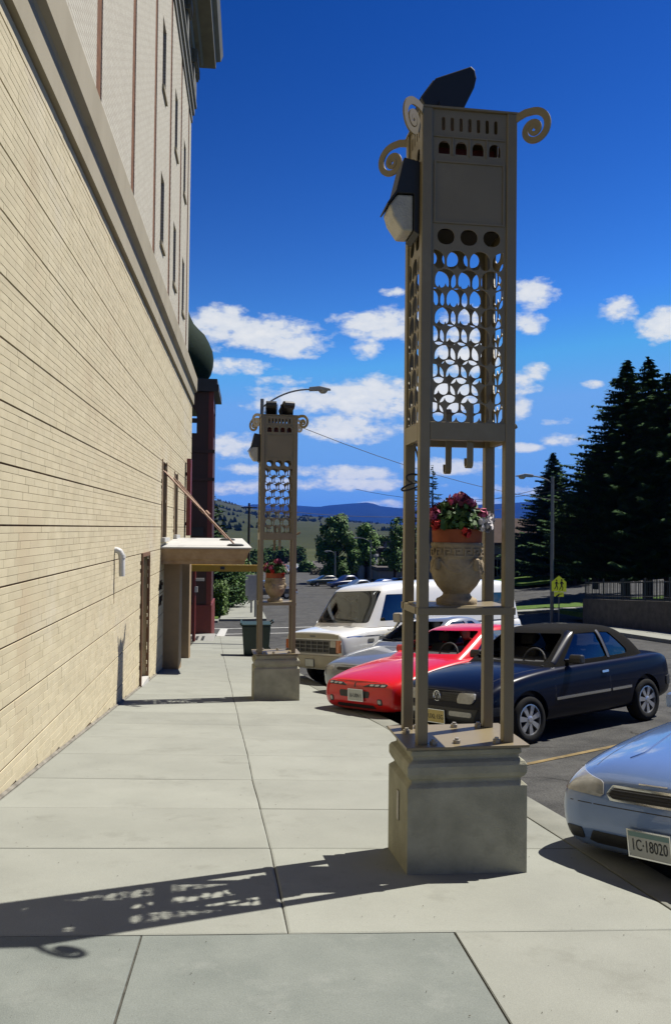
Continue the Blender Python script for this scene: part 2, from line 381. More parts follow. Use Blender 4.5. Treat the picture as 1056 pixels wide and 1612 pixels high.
# sidewalk: dirt bed, then one slab after another with open joints
bed = []
for y in [-8, 0, 4, 8, 12, 16, 20, 25, 29, 33.2]:
    bed.append([(x, y, walk_z(x, y) - .010) for x in (-2.3, 0, kerb_x(y) - .02)])
sw = structure('sidewalk', MB().grid(bed), M_joint)
def joint_x(Y): return .217 + (Y - 4.078) * (-.556 - .217) / (21.0 - 4.078) - .006 * sin(Y * 1.9)
cross = [4.05, 5.44, 6.47, 7.51, 8.68, 9.75, 10.8, 11.9, 13.0, 14.1, 15.2, 16.3, 17.4, 18.5, 19.6, 20.7, 21.8, 22.9, 24, 25.1, 26.2, 27.3, 28.4, 29.5, 30.6, 31.7, 33.1]
G = .004
def slab(poly, M):
    mb = MB(); n = len(poly)
    dens = []
    for i, p in enumerate(poly):
        q = poly[(i + 1) % n]
        for k in range(4): dens.append((p[0] + (q[0] - p[0]) * k / 4, p[1] + (q[1] - p[1]) * k / 4))
    N = len(dens); jz = rng.uniform(-.0015, .0015); cx = sum(p[0] for p in dens) / N; cy = sum(p[1] for p in dens) / N
    def ins(p, d):
        l = sqrt((p[0] - cx) ** 2 + (p[1] - cy) ** 2); return (p[0] + (cx - p[0]) * d / l, p[1] + (cy - p[1]) * d / l)
    wob = [(p[0] + rng.uniform(-.0022, .0022), p[1] + rng.uniform(-.0022, .0022)) for p in dens]
    inn = [ins(p, .012) for p in wob]
    vs = [(p[0], p[1], walk_z(*p) + jz - .02) for p in wob] + [(p[0], p[1], walk_z(*p) + jz - .004) for p in wob] + [(p[0], p[1], walk_z(*p) + jz) for p in inn]
    fs = []
    for a in (0, N):
        fs += [(a + i, a + (i + 1) % N, a + N + (i + 1) % N, a + N + i) for i in range(N)]
    fs.append(tuple(range(2 * N, 3 * N)))
    mb.add(vs, fs)
    part('slab', mb, M, sw)
for a, b in zip(cross, cross[1:]):
    l0, l1 = -1.90, -1.90
    slab([(l0, a + G), (joint_x(a) - G, a + G), (joint_x(b) - G, b - G), (l1, b - G)], M_conc)
    slab([(joint_x(a) + G, a + G), (kerb_x(a) - G, a + G), (kerb_x(b) - G, b - G), (joint_x(b) + G, b - G)], M_conc)
slab([(-1.9, -2.5), (-.46 - G, -2.5), (-.485 - G, 4.05 - G), (-1.9, 4.05 - G)], M_concb)
slab([(-.46 + G, -2.5), (1.0 - G, -2.5), (1.03 - G, 4.05 - G), (-.485 + G, 4.05 - G)], M_concb)
slab([(1.0 + G, -2.5), (kerb_x(-2.5) - G, -2.5), (kerb_x(4.05) - G, 4.05 - G), (1.03 + G, 4.05 - G)], M_conc)
# kerb and gutter
prof = []
for y in frange(-8, 33.2, 42):
    xk = kerb_x(y); z = walk_z(xk, y); d = .15 if y < 31 else .15 * max(.2, 1 - (y - 31) / 3)
    prof.append([(xk + .004, y, z - .03), (xk + .004, y, z), (xk + .012, y, z + .004), (xk + .28, y, z - .006), (xk + .30, y, z - .03), (xk + .315, y, z - d + .008), (xk + .50, y, z - d + .02)])
structure('kerb', MB().grid(prof), M_kerb, smooth=True, angle=30)
# parking bay lines on the asphalt
HEAD = radians(28.7)
def stripe(name, x0, y0, L, w, M, ang=HEAD):
    mb = MB(); rows = []
    for k in range(9):
        t = L * k / 8; rows.append([(x0 + cos(ang) * t - sin(ang) * s, y0 + sin(ang) * t + cos(ang) * s) for s in (-w / 2, w / 2)])
    mb.grid([[(p[0], p[1], road_z(*p) + .006) for p in r] for r in rows])
    structure(name, mb, M)
stripe('parking_line', 2.95, 8.75, 5.2, .085, M_yel)
stripe('parking_line', 2.62, 6.55, .55, .11, M_yel)
stripe('parking_line', 2.35, 11.6, 5.0, .11, M_yel)
stripe('parking_line', 1.95, 14.3, 5.0, .11, M_yel)
stripe('crosswalk_line', -6, 36.2, 20, .3, M_wht, 0.0)
stripe('crosswalk_line', -6, 40.3, 20, .3, M_wht, 0.0)
stripe('stop_line', -1.15, 34.4, 6.0, .35, M_wht, pi / 2)

# ------------------------------------------------------------------ theatre on the left
M_brick = mat('cream_brick', (.745, .658, .455), .85, col2=(.665, .578, .385), scale=4, bump=.25, bscale=120, island=.055, stain=((.52, .37, .22), .5, .38, .56), detail=8, stain2=((.74, .69, .59), .3, .35, .56))
M_mortar = mat('brown_mortar', (.16, .10, .06), .95, var=.3, scale=8)
M_band = mat('band_stone', (.47, .42, .31), .85, col2=(.40, .355, .255), scale=1.2, bump=.1, bscale=60, stain=((.22, .20, .15), 1.2, .5, .60), stretch=(1, 1, .25))
M_rust = mat('rust_brick', (.22, .105, .055), .9, var=.25, scale=6, bump=.2)
M_tan = mat('tan_paint', (.40, .28, .15), .6, var=.08, scale=4)
M_brown = mat('brown_trim', (.22, .11, .05), .6, var=.15, scale=6)
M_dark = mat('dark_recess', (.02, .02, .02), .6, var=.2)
M_can = mat('canopy_stucco', (.50, .36, .22), .85, col2=(.38, .25, .14), scale=5, bump=.3, bscale=50)
M_canroof = mat('canopy_roof', (.62, .61, .57), .75, var=.06, scale=3)
M_foot = mat('footing_grey', (.26, .24, .20), .95, var=.3, scale=10, bump=.3)
M_cornice = mat('cornice_metal', (.20, .195, .155), .7, var=.12, scale=3)
M_white = mat('white_pipe', (.75, .74, .70), .4, var=.04)
M_copper = mat('copper_rod', (.30, .17, .10), .5, metal=.3, var=.2, scale=20)
M_glassd = mat('dark_window_glass', (.02, .024, .026), .06, spec=.8)

WX = -1.93; YE = 27.6
th = thing('brick_building', 'tall cream brick building with stone band along the left edge of the sidewalk', 'building', (WX, 14, 0))
def B(name, mb, M, parent=None, **k):        # part given in place coordinates
    p = parent or th
    base = Vector((WX, 14, 0))
    mb.v = [tuple(Vector(v) - base) for v in mb.v]
    return part(name, mb, M, p, **k)
DOOR = (15.2, 16.3, -1.6, 1.10)
OPEN = [DOOR, (18.5, 19.55, 1.36, 3.05), (21.5, 22.45, 1.40, 2.98), (18.2, 19.0, .22, .40), (18.2, 18.95, -.10, .08),
        (19.95, 22.9, -2.6, .76), (24.2, 27.25, -2.7, .70)]
cuts_y = sorted({-3.0, YE, *[o[0] for o in OPEN], *[o[1] for o in OPEN]})
wall = None; mbw = MB()
for a, b in zip(cuts_y, cuts_y[1:]):
    mid = (a + b) / 2; spans = [(-3.2, 5.68)]
    for o in OPEN:
        if o[0] <= mid <= o[1]:
            new = []
            for s0, s1 in spans:
                if o[3] <= s0 or o[2] >= s1: new.append((s0, s1)); continue
                if o[2] > s0: new.append((s0, o[2]))
                if o[3] < s1: new.append((o[3], s1))
            spans = new
    for s0, s1 in spans: mbw.box(WX - .5, WX - .009, a, b, s0, s1)
wall = B('wall', mbw, M_mortar)
# bricks: seven courses and a raked groove, over and over
CH = .487 / 7; Z0 = 1.607
bricks = []
for k in range(-9, 9):
    for j in range(7):
        z = Z0 + k * .487 + j * CH; h = CH - .0032 - (.013 if j == 6 else 0)
        if z < -2.75 or z + h > 5.66: continue
        y = 1.2 - rng.random() * .3
        while y < YE - .02:
            l = rng.choice((.305, .305, .305, .305, .205, .10)) if rng.random() < .75 else .305
            l = min(l, YE - y)
            if l < .03: break
            if z + h > walk_z(WX, y + l / 2) + .03 and not any(o[0] - .02 < y + l / 2 < o[1] + .02 and o[2] < z + h / 2 < o[3] for o in OPEN):
                bricks.append((y, z, l, h))
            y += l
def in_frame(y, z):
    v = Vector((WX, y, z)) - CAM; d = v.dot(FW)
    if d < .3: return False
    return -10 < 528 + FPX * v.dot(RT) / d < 1066 and -10 < 806 - FPX * v.dot(UP) / d < 1622
near = sorted([b for b in bricks if in_frame(b[0] + b[2], b[1])], key=lambda b: b[0])[:296]
ns = set(near); bmesh_of = {}
def brick_mb(l, h, jx=0.0):
    g = .0006; e = .0014
    y0, y1, z0, z1 = g, l - g, 0, h
    return [(-.010 , y0, z0), (-.010, y1, z0), (-.010, y1, z1), (-.010, y0, z1),
            (jx - e, y0, z0), (jx - e, y1, z0), (jx - e, y1, z1), (jx - e, y0, z1),
            (jx, y0 + e, z0 + e), (jx, y1 - e, z0 + e), (jx, y1 - e, z1 - e), (jx, y0 + e, z1 - e)], \
        [(0, 4, 5, 1), (1, 5, 6, 2), (2, 6, 7, 3), (3, 7, 4, 0), (4, 8, 9, 5), (5, 9, 10, 6), (6, 10, 11, 7), (7, 11, 8, 4), (8, 11, 10, 9)]
for (y, z, l, h) in near:
    key = (round(l, 3), round(h, 4))
    if key not in bmesh_of:
        vv, ff = brick_mb(l, h); bmesh_of[key] = MB().add(vv, ff).mesh('brick')
        bmesh_of[key].materials.append(M_brick)
    o = bpy.data.objects.new('brick', bmesh_of[key]); COL.objects.link(o); o.parent = wall
    o.location = (rng.uniform(-.0012, .0012), y - 14, z)
mb = MB()
for b in bricks:
    if b in ns: continue
    vv, ff = brick_mb(b[2], b[3], rng.uniform(-.0015, .0015))
    mb.add([(v[0], v[1] + b[0] - 14, v[2] + b[1]) for v in vv], ff)
o = part('brick_courses', mb, M_brick, wall); o['kind'] = 'stuff'
# cement footing strip
rows = [[(WX + .005, y, walk_z(WX, y) - .1), (WX + .03, y, walk_z(WX, y) - .1), (WX + .03, y, walk_z(WX, y) + .006), (WX + .005, y, walk_z(WX, y) + .022)] for y in frange(-3, 24, 30)]
B('footing', MB().grid(rows), M_foot)
# stringcourse
pb = [(WX + .02, 5.66), (WX + .06, 5.66), (WX + .06, 6.02), (WX + .08, 6.05), (WX + .15, 6.09), (WX + .16, 6.52), (WX + .14, 6.58), (WX - .12, 6.66), (WX - .3, 6.66), (WX - .3, 5.66)]
B('stringcourse', MB().add([(p[0], -3, p[1]) for p in pb] + [(p[0], YE + .05, p[1]) for p in pb],
    [tuple(range(10)), tuple(range(19, 9, -1))] + [(i, i + 10, (i + 1) % 10 + 10, (i + 1) % 10) for i in range(10)]), M_band)
# upper wall with recessed rust strips and slit windows
def mat_courses():
    M = mat('cream_brick_upper', (.47, .43, .34), .9, bump=0)
    t = M.node_tree; N = t.nodes; L = t.links; b = N['Principled BSDF']
    tc = N.new('ShaderNodeTexCoord'); sp = N.new('ShaderNodeSeparateXYZ'); L.new(tc.outputs['Object'], sp.inputs[0])
    cb = N.new('ShaderNodeCombineXYZ'); L.new(sp.outputs[1], cb.inputs[0]); L.new(sp.outputs[2], cb.inputs[1])
    br = N.new('ShaderNodeTexBrick'); L.new(cb.outputs[0], br.inputs['Vector'])
    br.inputs['Color1'].default_value = (.395, .372, .307, 1); br.inputs['Color2'].default_value = (.36, .336, .275, 1); br.inputs['Mortar'].default_value = (.215, .19, .15, 1)
    br.inputs['Scale'].default_value = 1; br.inputs['Brick Width'].default_value = .25; br.inputs['Row Height'].default_value = .0696; br.inputs['Mortar Size'].default_value = .006; br.inputs['Mortar Smooth'].default_value = .2
    L.new(br.outputs['Color'], b.inputs['Base Color'])
    bp = N.new('ShaderNodeBump'); bp.invert = True; bp.inputs['Strength'].default_value = .8; bp.inputs['Distance'].default_value = .01
    L.new(br.outputs['Fac'], bp.inputs['Height']); L.new(bp.outputs[0], b.inputs['Normal'])
    return M
M_upper = mat_courses()
UX = -2.08
strips = [1.8, 4.9, 8.0, 11.25, 14.45, 17.6, 20.8, 23.8, 26.5]
uz0, uz1 = 6.5, 15.6
for s in strips: B('rust_strip', MB().box(UX - .29, UX - .016, s - .26, s + .26, uz0 + .01, uz1 - .01), M_rust)
edges = [-3.0]
for s in strips: edges += [s - .2, s + .2]
edges.append(YE - .15)
for i in range(0, len(edges), 2):
    a, b = edges[i], edges[i + 1]; mb = MB(); win = []
    if a > 17 and b < 27:
        c = (a + b) / 2 - .05
        win = [(c - .36, c + .36, 8.05, 9.65), (c - .36, c + .36, 11.6, 13.2)]
    if not win: mb.box(UX - .3, UX, a, b, uz0, uz1)
    else:
        mb.box(UX - .3, UX, a, win[0][0], uz0, uz1); mb.box(UX - .3, UX, win[0][1], b, uz0, uz1)
        for z0, z1 in ((uz0, 8.05), (9.65, 11.6), (13.2, uz1)): mb.box(UX - .3, UX, win[0][0] - .001, win[0][1] + .001, z0, z1)
    ub = B('upper_bay', mb, M_upper)
    for w in win:
        wn = B('window', MB().box(UX - .12, UX - .10, w[0] - .01, w[1] + .01, w[2] - .01, w[3] + .01), M_glassd)
        B('frame', MB().box(UX - .11, UX - .07, w[0], w[0] + .05, w[2], w[3]).box(UX - .11, UX - .07, w[1] - .05, w[1], w[2], w[3])
          .box(UX - .11, UX - .072, w[0] + .05, w[1] - .05, (w[2] + w[3]) / 2 - .03, (w[2] + w[3]) / 2 + .03), M_brown, wn)
        B('sill', MB().box(UX - .08, UX + .05, w[0] - .06, w[1] + .06, w[2] - .10, w[2] - .012), M_band, wn)
# entablature: architrave mouldings, bracketed frieze and heavy cornice
prf = [(UX - .3, 15.0), (UX + .04, 15.0), (UX + .04, 15.25), (UX + .10, 15.28), (UX + .10, 15.5), (UX + .16, 15.54), (UX + .16, 15.66), (UX + .03, 15.7), (UX + .03, 16.75), (UX + .12, 16.8), (UX + .16, 17.0), (UX + .30, 17.05), (UX + .36, 17.2),
       (UX + .74, 17.26), (UX + .76, 17.5), (UX + .9, 17.6), (UX + .98, 17.85), (UX - .3, 17.9)]
ex = prf
n = len(ex)
vs = [(p[0], -3, p[1]) for p in ex]
# the mouldings return round the far corner
vs += [(p[0], YE - .15 + max(0, p[0] - UX), p[1]) for p in ex] + [(-9, YE - .15 + max(0, p[0] - UX), p[1]) for p in ex]
fs = [tuple(range(n))] + [(i, i + n, (i + 1) % n + n, (i + 1) % n) for i in range(n)] + [(n + i, 2 * n + i, 2 * n + (i + 1) % n, n + (i + 1) % n) for i in range(n)]
B('cornice', MB().add(vs, fs), M_cornice)
for s in strips[2:] + [YE - .45]:
    mb = MB().box(UX + .02, UX + .22, s - .28, s + .28, 16.35, 16.78).box(UX + .02, UX + .16, s - .22, s + .22, 15.7, 16.36).box(UX + .15, UX + .26, s - .31, s + .31, 16.45, 16.70)
    B('capital', mb, M_cornice)
for s0, s1 in zip(strips[2:], strips[3:] + [YE - .45]):
    y = s0 + .45
    while y < s1 - .4:
        B('frieze_bar', MB().box(UX + .025, UX + .075, y, y + .09, 15.78, 16.6), M_upper); y += .24
# body of the building behind, so that it stands closed from the far side
B('end_wall', MB().box(-9.0, UX - .31, -3, YE - .2, -3, 15.6).box(-9.0, WX - .51, -3, YE - .05, -3.0, 6.4), M_upper)
# side door, frame and step
d0, d1, dz0, dz1 = DOOR
dr = B('door', MB().box(WX - .36, WX - .30, d0, d1, walk_z(WX, 15.7) + .02, dz1 - .42), M_tan)
B('handle', MB().box(WX - .30, WX - .25, d0 + .12, d0 + .16, -.35, -.2), M_cornice, dr)
B('transom', MB().box(WX - .2, WX - .10, d0 + .1, d1 - .1, dz1 - .42, dz1 - .02), M_brick)
fr = MB().box(WX - .02, WX + .035, d0 - .03, d0 + .04, walk_z(WX, 15.3), dz1 + .02).box(WX - .02, WX + .03, d1 - .03, d1 + .03, walk_z(WX, 16.3), dz1 + .02).box(WX - .1, WX + .03, d0 + .05, d1 - .05, dz1 - .05, dz1 + .02)
B('door_frame', fr, M_brown)
B('reveal', MB().box(WX - .5, WX - .36, d0 - .05, d1 + .05, -1.7, dz1 + .05).box(WX - .36, WX - .02, d1 - .001, d1 + .012, -1.6, dz1), M_brick)
B('doorstep', MB().box(WX - .36, WX + .04, d0 + .05, d1 - .05, -1.7, walk_z(WX, 15.4) + .03), M_canroof)
# overflow pipe
pp = at_x(181, 868, WX); e = Vector((WX, pp.y, pp.z))
pmb = MB().tube([e + Vector((-.05, 0, .02)), e + Vector((.03, 0, .02)), e + Vector((.07, .01, 0)), e + Vector((.10, .02, -.06)), e + Vector((.105, .02, -.36))], [.045, .045, .045, .045, .043], 14)
pmb.tube([e + Vector((.098, .02, -.05)), e + Vector((.103, .02, -.10))], [.052, .052], 14)
B('overflow_pipe', pmb, M_white, smooth=True)
B('water_stain_strip', MB().box(WX + .002, WX + .004, pp.y - .03, pp.y + .0, pp.z - .75, pp.z - .12), M_brown)
# slit windows over the canopy
for (a, b, z0, z1) in OPEN[1:3]:
    w = B('window', MB().box(WX - .16, WX - .13, a, b, z0, z1), M_glassd)
    B('frame', MB().box(WX - .13, WX + .02, a - .02, a + .09, z0, z1 + .05).box(WX - .13, WX + .02, b - .09, b + .02, z0, z1 + .05).box(WX - .13, WX - .08, a + .09, b - .09, (z0 + z1) / 2, (z0 + z1) / 2 + .06), M_tan, w)
    B('sill', MB().box(WX - .1, WX + .09, a - .06, b + .06, z0 - .09, z0 - .001), M_canroof, w)
for (a, b, z0, z1) in OPEN[3:5]:
    v = B('vent', MB().box(WX - .12, WX - .10, a, b, z0, z1), M_dark)
    for q in range(4):
        zz = z0 + (z1 - z0) * (q + .5) / 4
        B('louver', MB().obox(Matrix.Translation((WX - .05, (a + b) / 2, zz)) @ Matrix.Rotation(.6, 4, 'Y'), .06, b - a - .01, .006), M_dark, v)
# canopy on piers, hung from the wall by rods
CY0, CY1 = 18.45, 21.95
cp = [(WX, .80, 1.14), (.03, .80, 1.14)]
def cx(y): return .03 - .07 * (y - CY0)
def ctop(y): return 1.15 + .045 * (y - CY0)
mb = MB()
def ring(y, ins, z): return [(WX + .001, y[0] + ins, z), (cx(y[0]) - ins, y[0] + ins, z), (cx(y[1]) - ins, y[1] - ins, z + .0), (WX + .001, y[1] - ins, z)]
rr = [ring((CY0, CY1), i, z) for i, z in ((.30, .78), (.12, .78), (.12, .86), (.10, .88), (.08, .90), (.05, 1.02), (.0, 1.10), (.0, 1.128))]
vs = [p for r in rr for p in r]; k = len(rr)
fs = [(0, 1, 2, 3)] + [(4 * i + j, 4 * i + (j + 1) % 4, 4 * (i + 1) + (j + 1) % 4, 4 * (i + 1) + j) for i in range(k - 1) for j in range(4)] + [tuple(range(4 * (k - 1), 4 * k))]
canopy = B('canopy', MB().add(vs, fs), M_can)
a = [(WX + .002, CY0 - .02), (cx(CY0) + .03, CY0 - .02), (cx(CY1) + .03, CY1), (WX + .002, CY1)]
vs = [(p[0], p[1], 1.13) for p in a] + [(p[0], p[1], ctop(p[1]) + .012) for p in a]
B('canopy_roof', MB().add(vs, [(0, 1, 2, 3), (4, 5, 6, 7), (0, 1, 5, 4), (1, 2, 6, 5), (2, 3, 7, 6), (3, 0, 4, 7)]), M_canroof, canopy)
for i, (y, yw) in enumerate(((18.95, 18.75), (19.02, 19.3), (21.0, 21.3), (21.1, 22.6))):
    X = -.30 + (-.02 if i < 2 else -.25)
    B('rod', MB().tube([(WX - .02, yw, 2.88), (X, y, ctop(y) + .03)], .017, 8).tube([(WX + .9, yw + (y - yw) * .55, 2.88 - 1.72 * .55), (WX + .82, yw + (y - yw) * .5, 2.88 - 1.72 * .5)], .03, 8), M_copper, canopy)
for X, y in ((-.31, 18.98), (-.55, 21.05)):
    B('anchor_disc', MB().lathe([(.19, 0), (.19, .03), (.14, .05), (.05, .055)], 20, c=(X, y, ctop(y) + .008)), M_dark, canopy)
B('pier', MB().box(WX - .05, WX + .36, 19.25, 19.95, -2.2, .782), M_tan, bevel=.02)
B('pier', MB().box(WX - .05, WX + .33, 22.9, 23.5, -2.4, .90), M_tan, bevel=.02)
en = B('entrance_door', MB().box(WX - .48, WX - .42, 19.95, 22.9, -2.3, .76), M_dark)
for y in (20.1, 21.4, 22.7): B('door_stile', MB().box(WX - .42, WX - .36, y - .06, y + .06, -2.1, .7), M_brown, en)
sh = B('shopfront', MB().box(WX - .3, WX - .25, 24.2, 27.25, -2.6, .70), M_glassd)
for y in (24.25, 25.7, 27.2): B('mullion', MB().box(WX - .25, WX + .03, y - .07, y + .07, -2.5, .70), M_dark, sh)
B('fascia', MB().box(WX - .02, WX + .16, 24.15, 27.3, .70, .98), M_dark, sh)
# ------------------------------------------------------------------ lattice lamp towers
M_steel = mat('khaki_painted_steel', (.265, .212, .118), .42, var=.06, scale=3, stain=((.16, .10, .05), 3.5, .6, .62), stain2=((.34, .29, .19), 1.3, .5, .55))
M_plinth = mat('plinth_concrete', (.56, .54, .41), .92, col2=(.38, .37, .28), scale=4, bump=.3, bscale=70, stain=((.20, .20, .155), 3.2, .5, .55), detail=9)
M_black = mat('black_metal', (.006, .006, .007), .55, var=.2)
M_redin = mat('red_liner', (.22, .03, .012), .6, var=.2)
M_bolt = mat('galvanised_bolt', (.32, .29, .24), .5, metal=.7, var=.2, scale=30)
M_lens = mat('lamp_lens', (.55, .52, .44), .25, var=.12, scale=14, bump=.3, bscale=90)
M_cable = mat('black_cable', (.015, .015, .015), .6, var=.1)
M_inner = mat('inner_shade', (.03, .026, .02), .9, var=.2)  # near black: the dimness inside the tower is put into the deck's colour
TW, TD, PS = .61, .45, .066

def scale_hole(cx, cz, r=.0665, x0=-9, x1=9):
    P = [(cx + r * cos(t), cz + r * sin(t)) for t in frange(0, pi, 13)]
    P += [(cx - r, cz - .020)]
    P += [(cx - r / 2 - r / 2 * cos(t), cz - .020 - r / 2 * sin(t)) for t in frange(.25, pi - .12, 7)]
    P += [(cx, cz - .024)]
    P += [(cx + r / 2 - r / 2 * cos(t), cz - .020 - r / 2 * sin(t)) for t in frange(.12, pi - .25, 7)]
    P += [(cx + r, cz - .020)]
    # clip to panel
    out = []
    for sgn, lim in ((1, x1), (-1, -x0)):
        src = P; P = []
        for i, p in enumerate(src):
            q = src[(i + 1) % len(src)]
            a, b = sgn * p[0] <= lim, sgn * q[0] <= lim
            if a: P.append(p)
            if a != b:
                t = (sgn * lim - p[0]) / (q[0] - p[0]); P.append((sgn * lim, p[1] + t * (q[1] - p[1])))
    return P
def rrect(x0, x1, z0, z1, r, n=5):
    P = []
    for cx, cz, a in ((x1 - r, z1 - r, 0), (x0 + r, z1 - r, pi / 2), (x0 + r, z0 + r, pi), (x1 - r, z0 + r, 3 * pi / 2)):
        P += [(cx + r * cos(a + t), cz + r * sin(a + t)) for t in frange(0, pi / 2, n)]
    return P
def panel_mesh(cols, ns, na):
    p = .147; w = p * cols / 2 + .006; holes = []
    for i in range(cols):                                   # oval row
        c = (i - (cols - 1) / 2) * p; holes.append(rrect(c - .055, c + .055, 3.845, 3.945, .048))
    for r in range(9):
        z = 3.745 - .1185 * r
        if r % 2: xs = [(i - (cols - 1) / 2) * p for i in range(cols)]
        else: xs = [(i - cols / 2) * p for i in range(cols + 1)]
        for c in xs:
            h = scale_hole(c, z, .0665, -w + .004, w - .004)
            if len(h) > 3: holes.append(h)
    for i in range(na):                                     # arches
        c = (i - (na - 1) / 2) * (2 * w - .02) / na; a = .036
        holes.append([(c - a, 4.41), (c + a, 4.41)] + [(c + a * cos(t), 4.455 + a * sin(t)) for t in frange(0, pi, 9)])
    for i in range(ns):                                     # slots
        c = (i - (ns - 1) / 2) * (2 * w - .06) / ns; holes.append(rrect(c - .011, c + .011, 4.555, 4.64, .0105, 4))
    return plate([(-w - .02, 2.74), (w + .02, 2.74), (w + .02, 4.685), (-w - .02, 4.685)], holes, .006), w
spiral = [(0.0, -.03), (.03, -.02), (.07, -.010)]
for t in frange(0, 2 * pi * 2.35, 80):
    r = .112 * math.exp(-.145 * t); spiral.append((.125 + r * sin(t), -.125 + r * cos(t)))
spiral_w = [.05, .048, .047] + [.045 - .028 * i / 79 for i in range(80)]

def moulding(hx, hy, prof):       # prof: (inset, z) -> rectangular rings
    mb = MB(); k = len(prof)
    vs = []
    for ins, z in prof: vs += [(-hx + ins, -hy + ins, z), (hx - ins, -hy + ins, z), (hx - ins, hy - ins, z), (-hx + ins, hy - ins, z)]
    fs = [(0, 1, 2, 3)] + [(4 * i + j, 4 * i + (j + 1) % 4, 4 * i + 4 + (j + 1) % 4, 4 * i + 4 + j) for i in range(k - 1) for j in range(4)] + [tuple(range(4 * k - 4, 4 * k))]
    return mb.add(vs, fs)
def flood(parent, x, y, z, rz, tilt, s=1.0):
    o = bpy.data.objects.new('floodlight', None)
    pr = [(-.16, -.075), (.10, -.075), (.15, -.055), (.175, -.01), (.165, .035), (.12, .07), (-.16, .075)]
    R = Matrix.Translation((x, y, z + .15 * s)) @ Matrix.Rotation(rz, 4, 'Z') @ Matrix.Rotation(-tilt, 4, 'Y') @ Matrix.Scale(s, 4)
    mb = MB().prism(pr, -.10, .10, 'y'); mb.v = [tuple(R @ Vector(v)) for v in mb.v]
    h = part('floodlight', mb, M_black, parent, bevel=.006)
    mb = MB().box(-.168, -.162, -.09, .09, -.065, .065); mb.v = [tuple(R @ Vector(v)) for v in mb.v]
    part('lens', mb, M_lens, h)
    mb = MB().box(-.03, .03, -.118, -.104, -.19, .02).box(-.03, .03, .104, .118, -.19, .02).box(-.03, .03, -.118, .118, -.20, -.19)
    R2 = Matrix.Translation((x, y, z + .20 * s)) @ Matrix.Rotation(rz, 4, 'Z') @ Matrix.Scale(s, 4)
    mb.v = [tuple(R2 @ Vector(v)) for v in mb.v]
    part('bracket', mb, M_black, h)

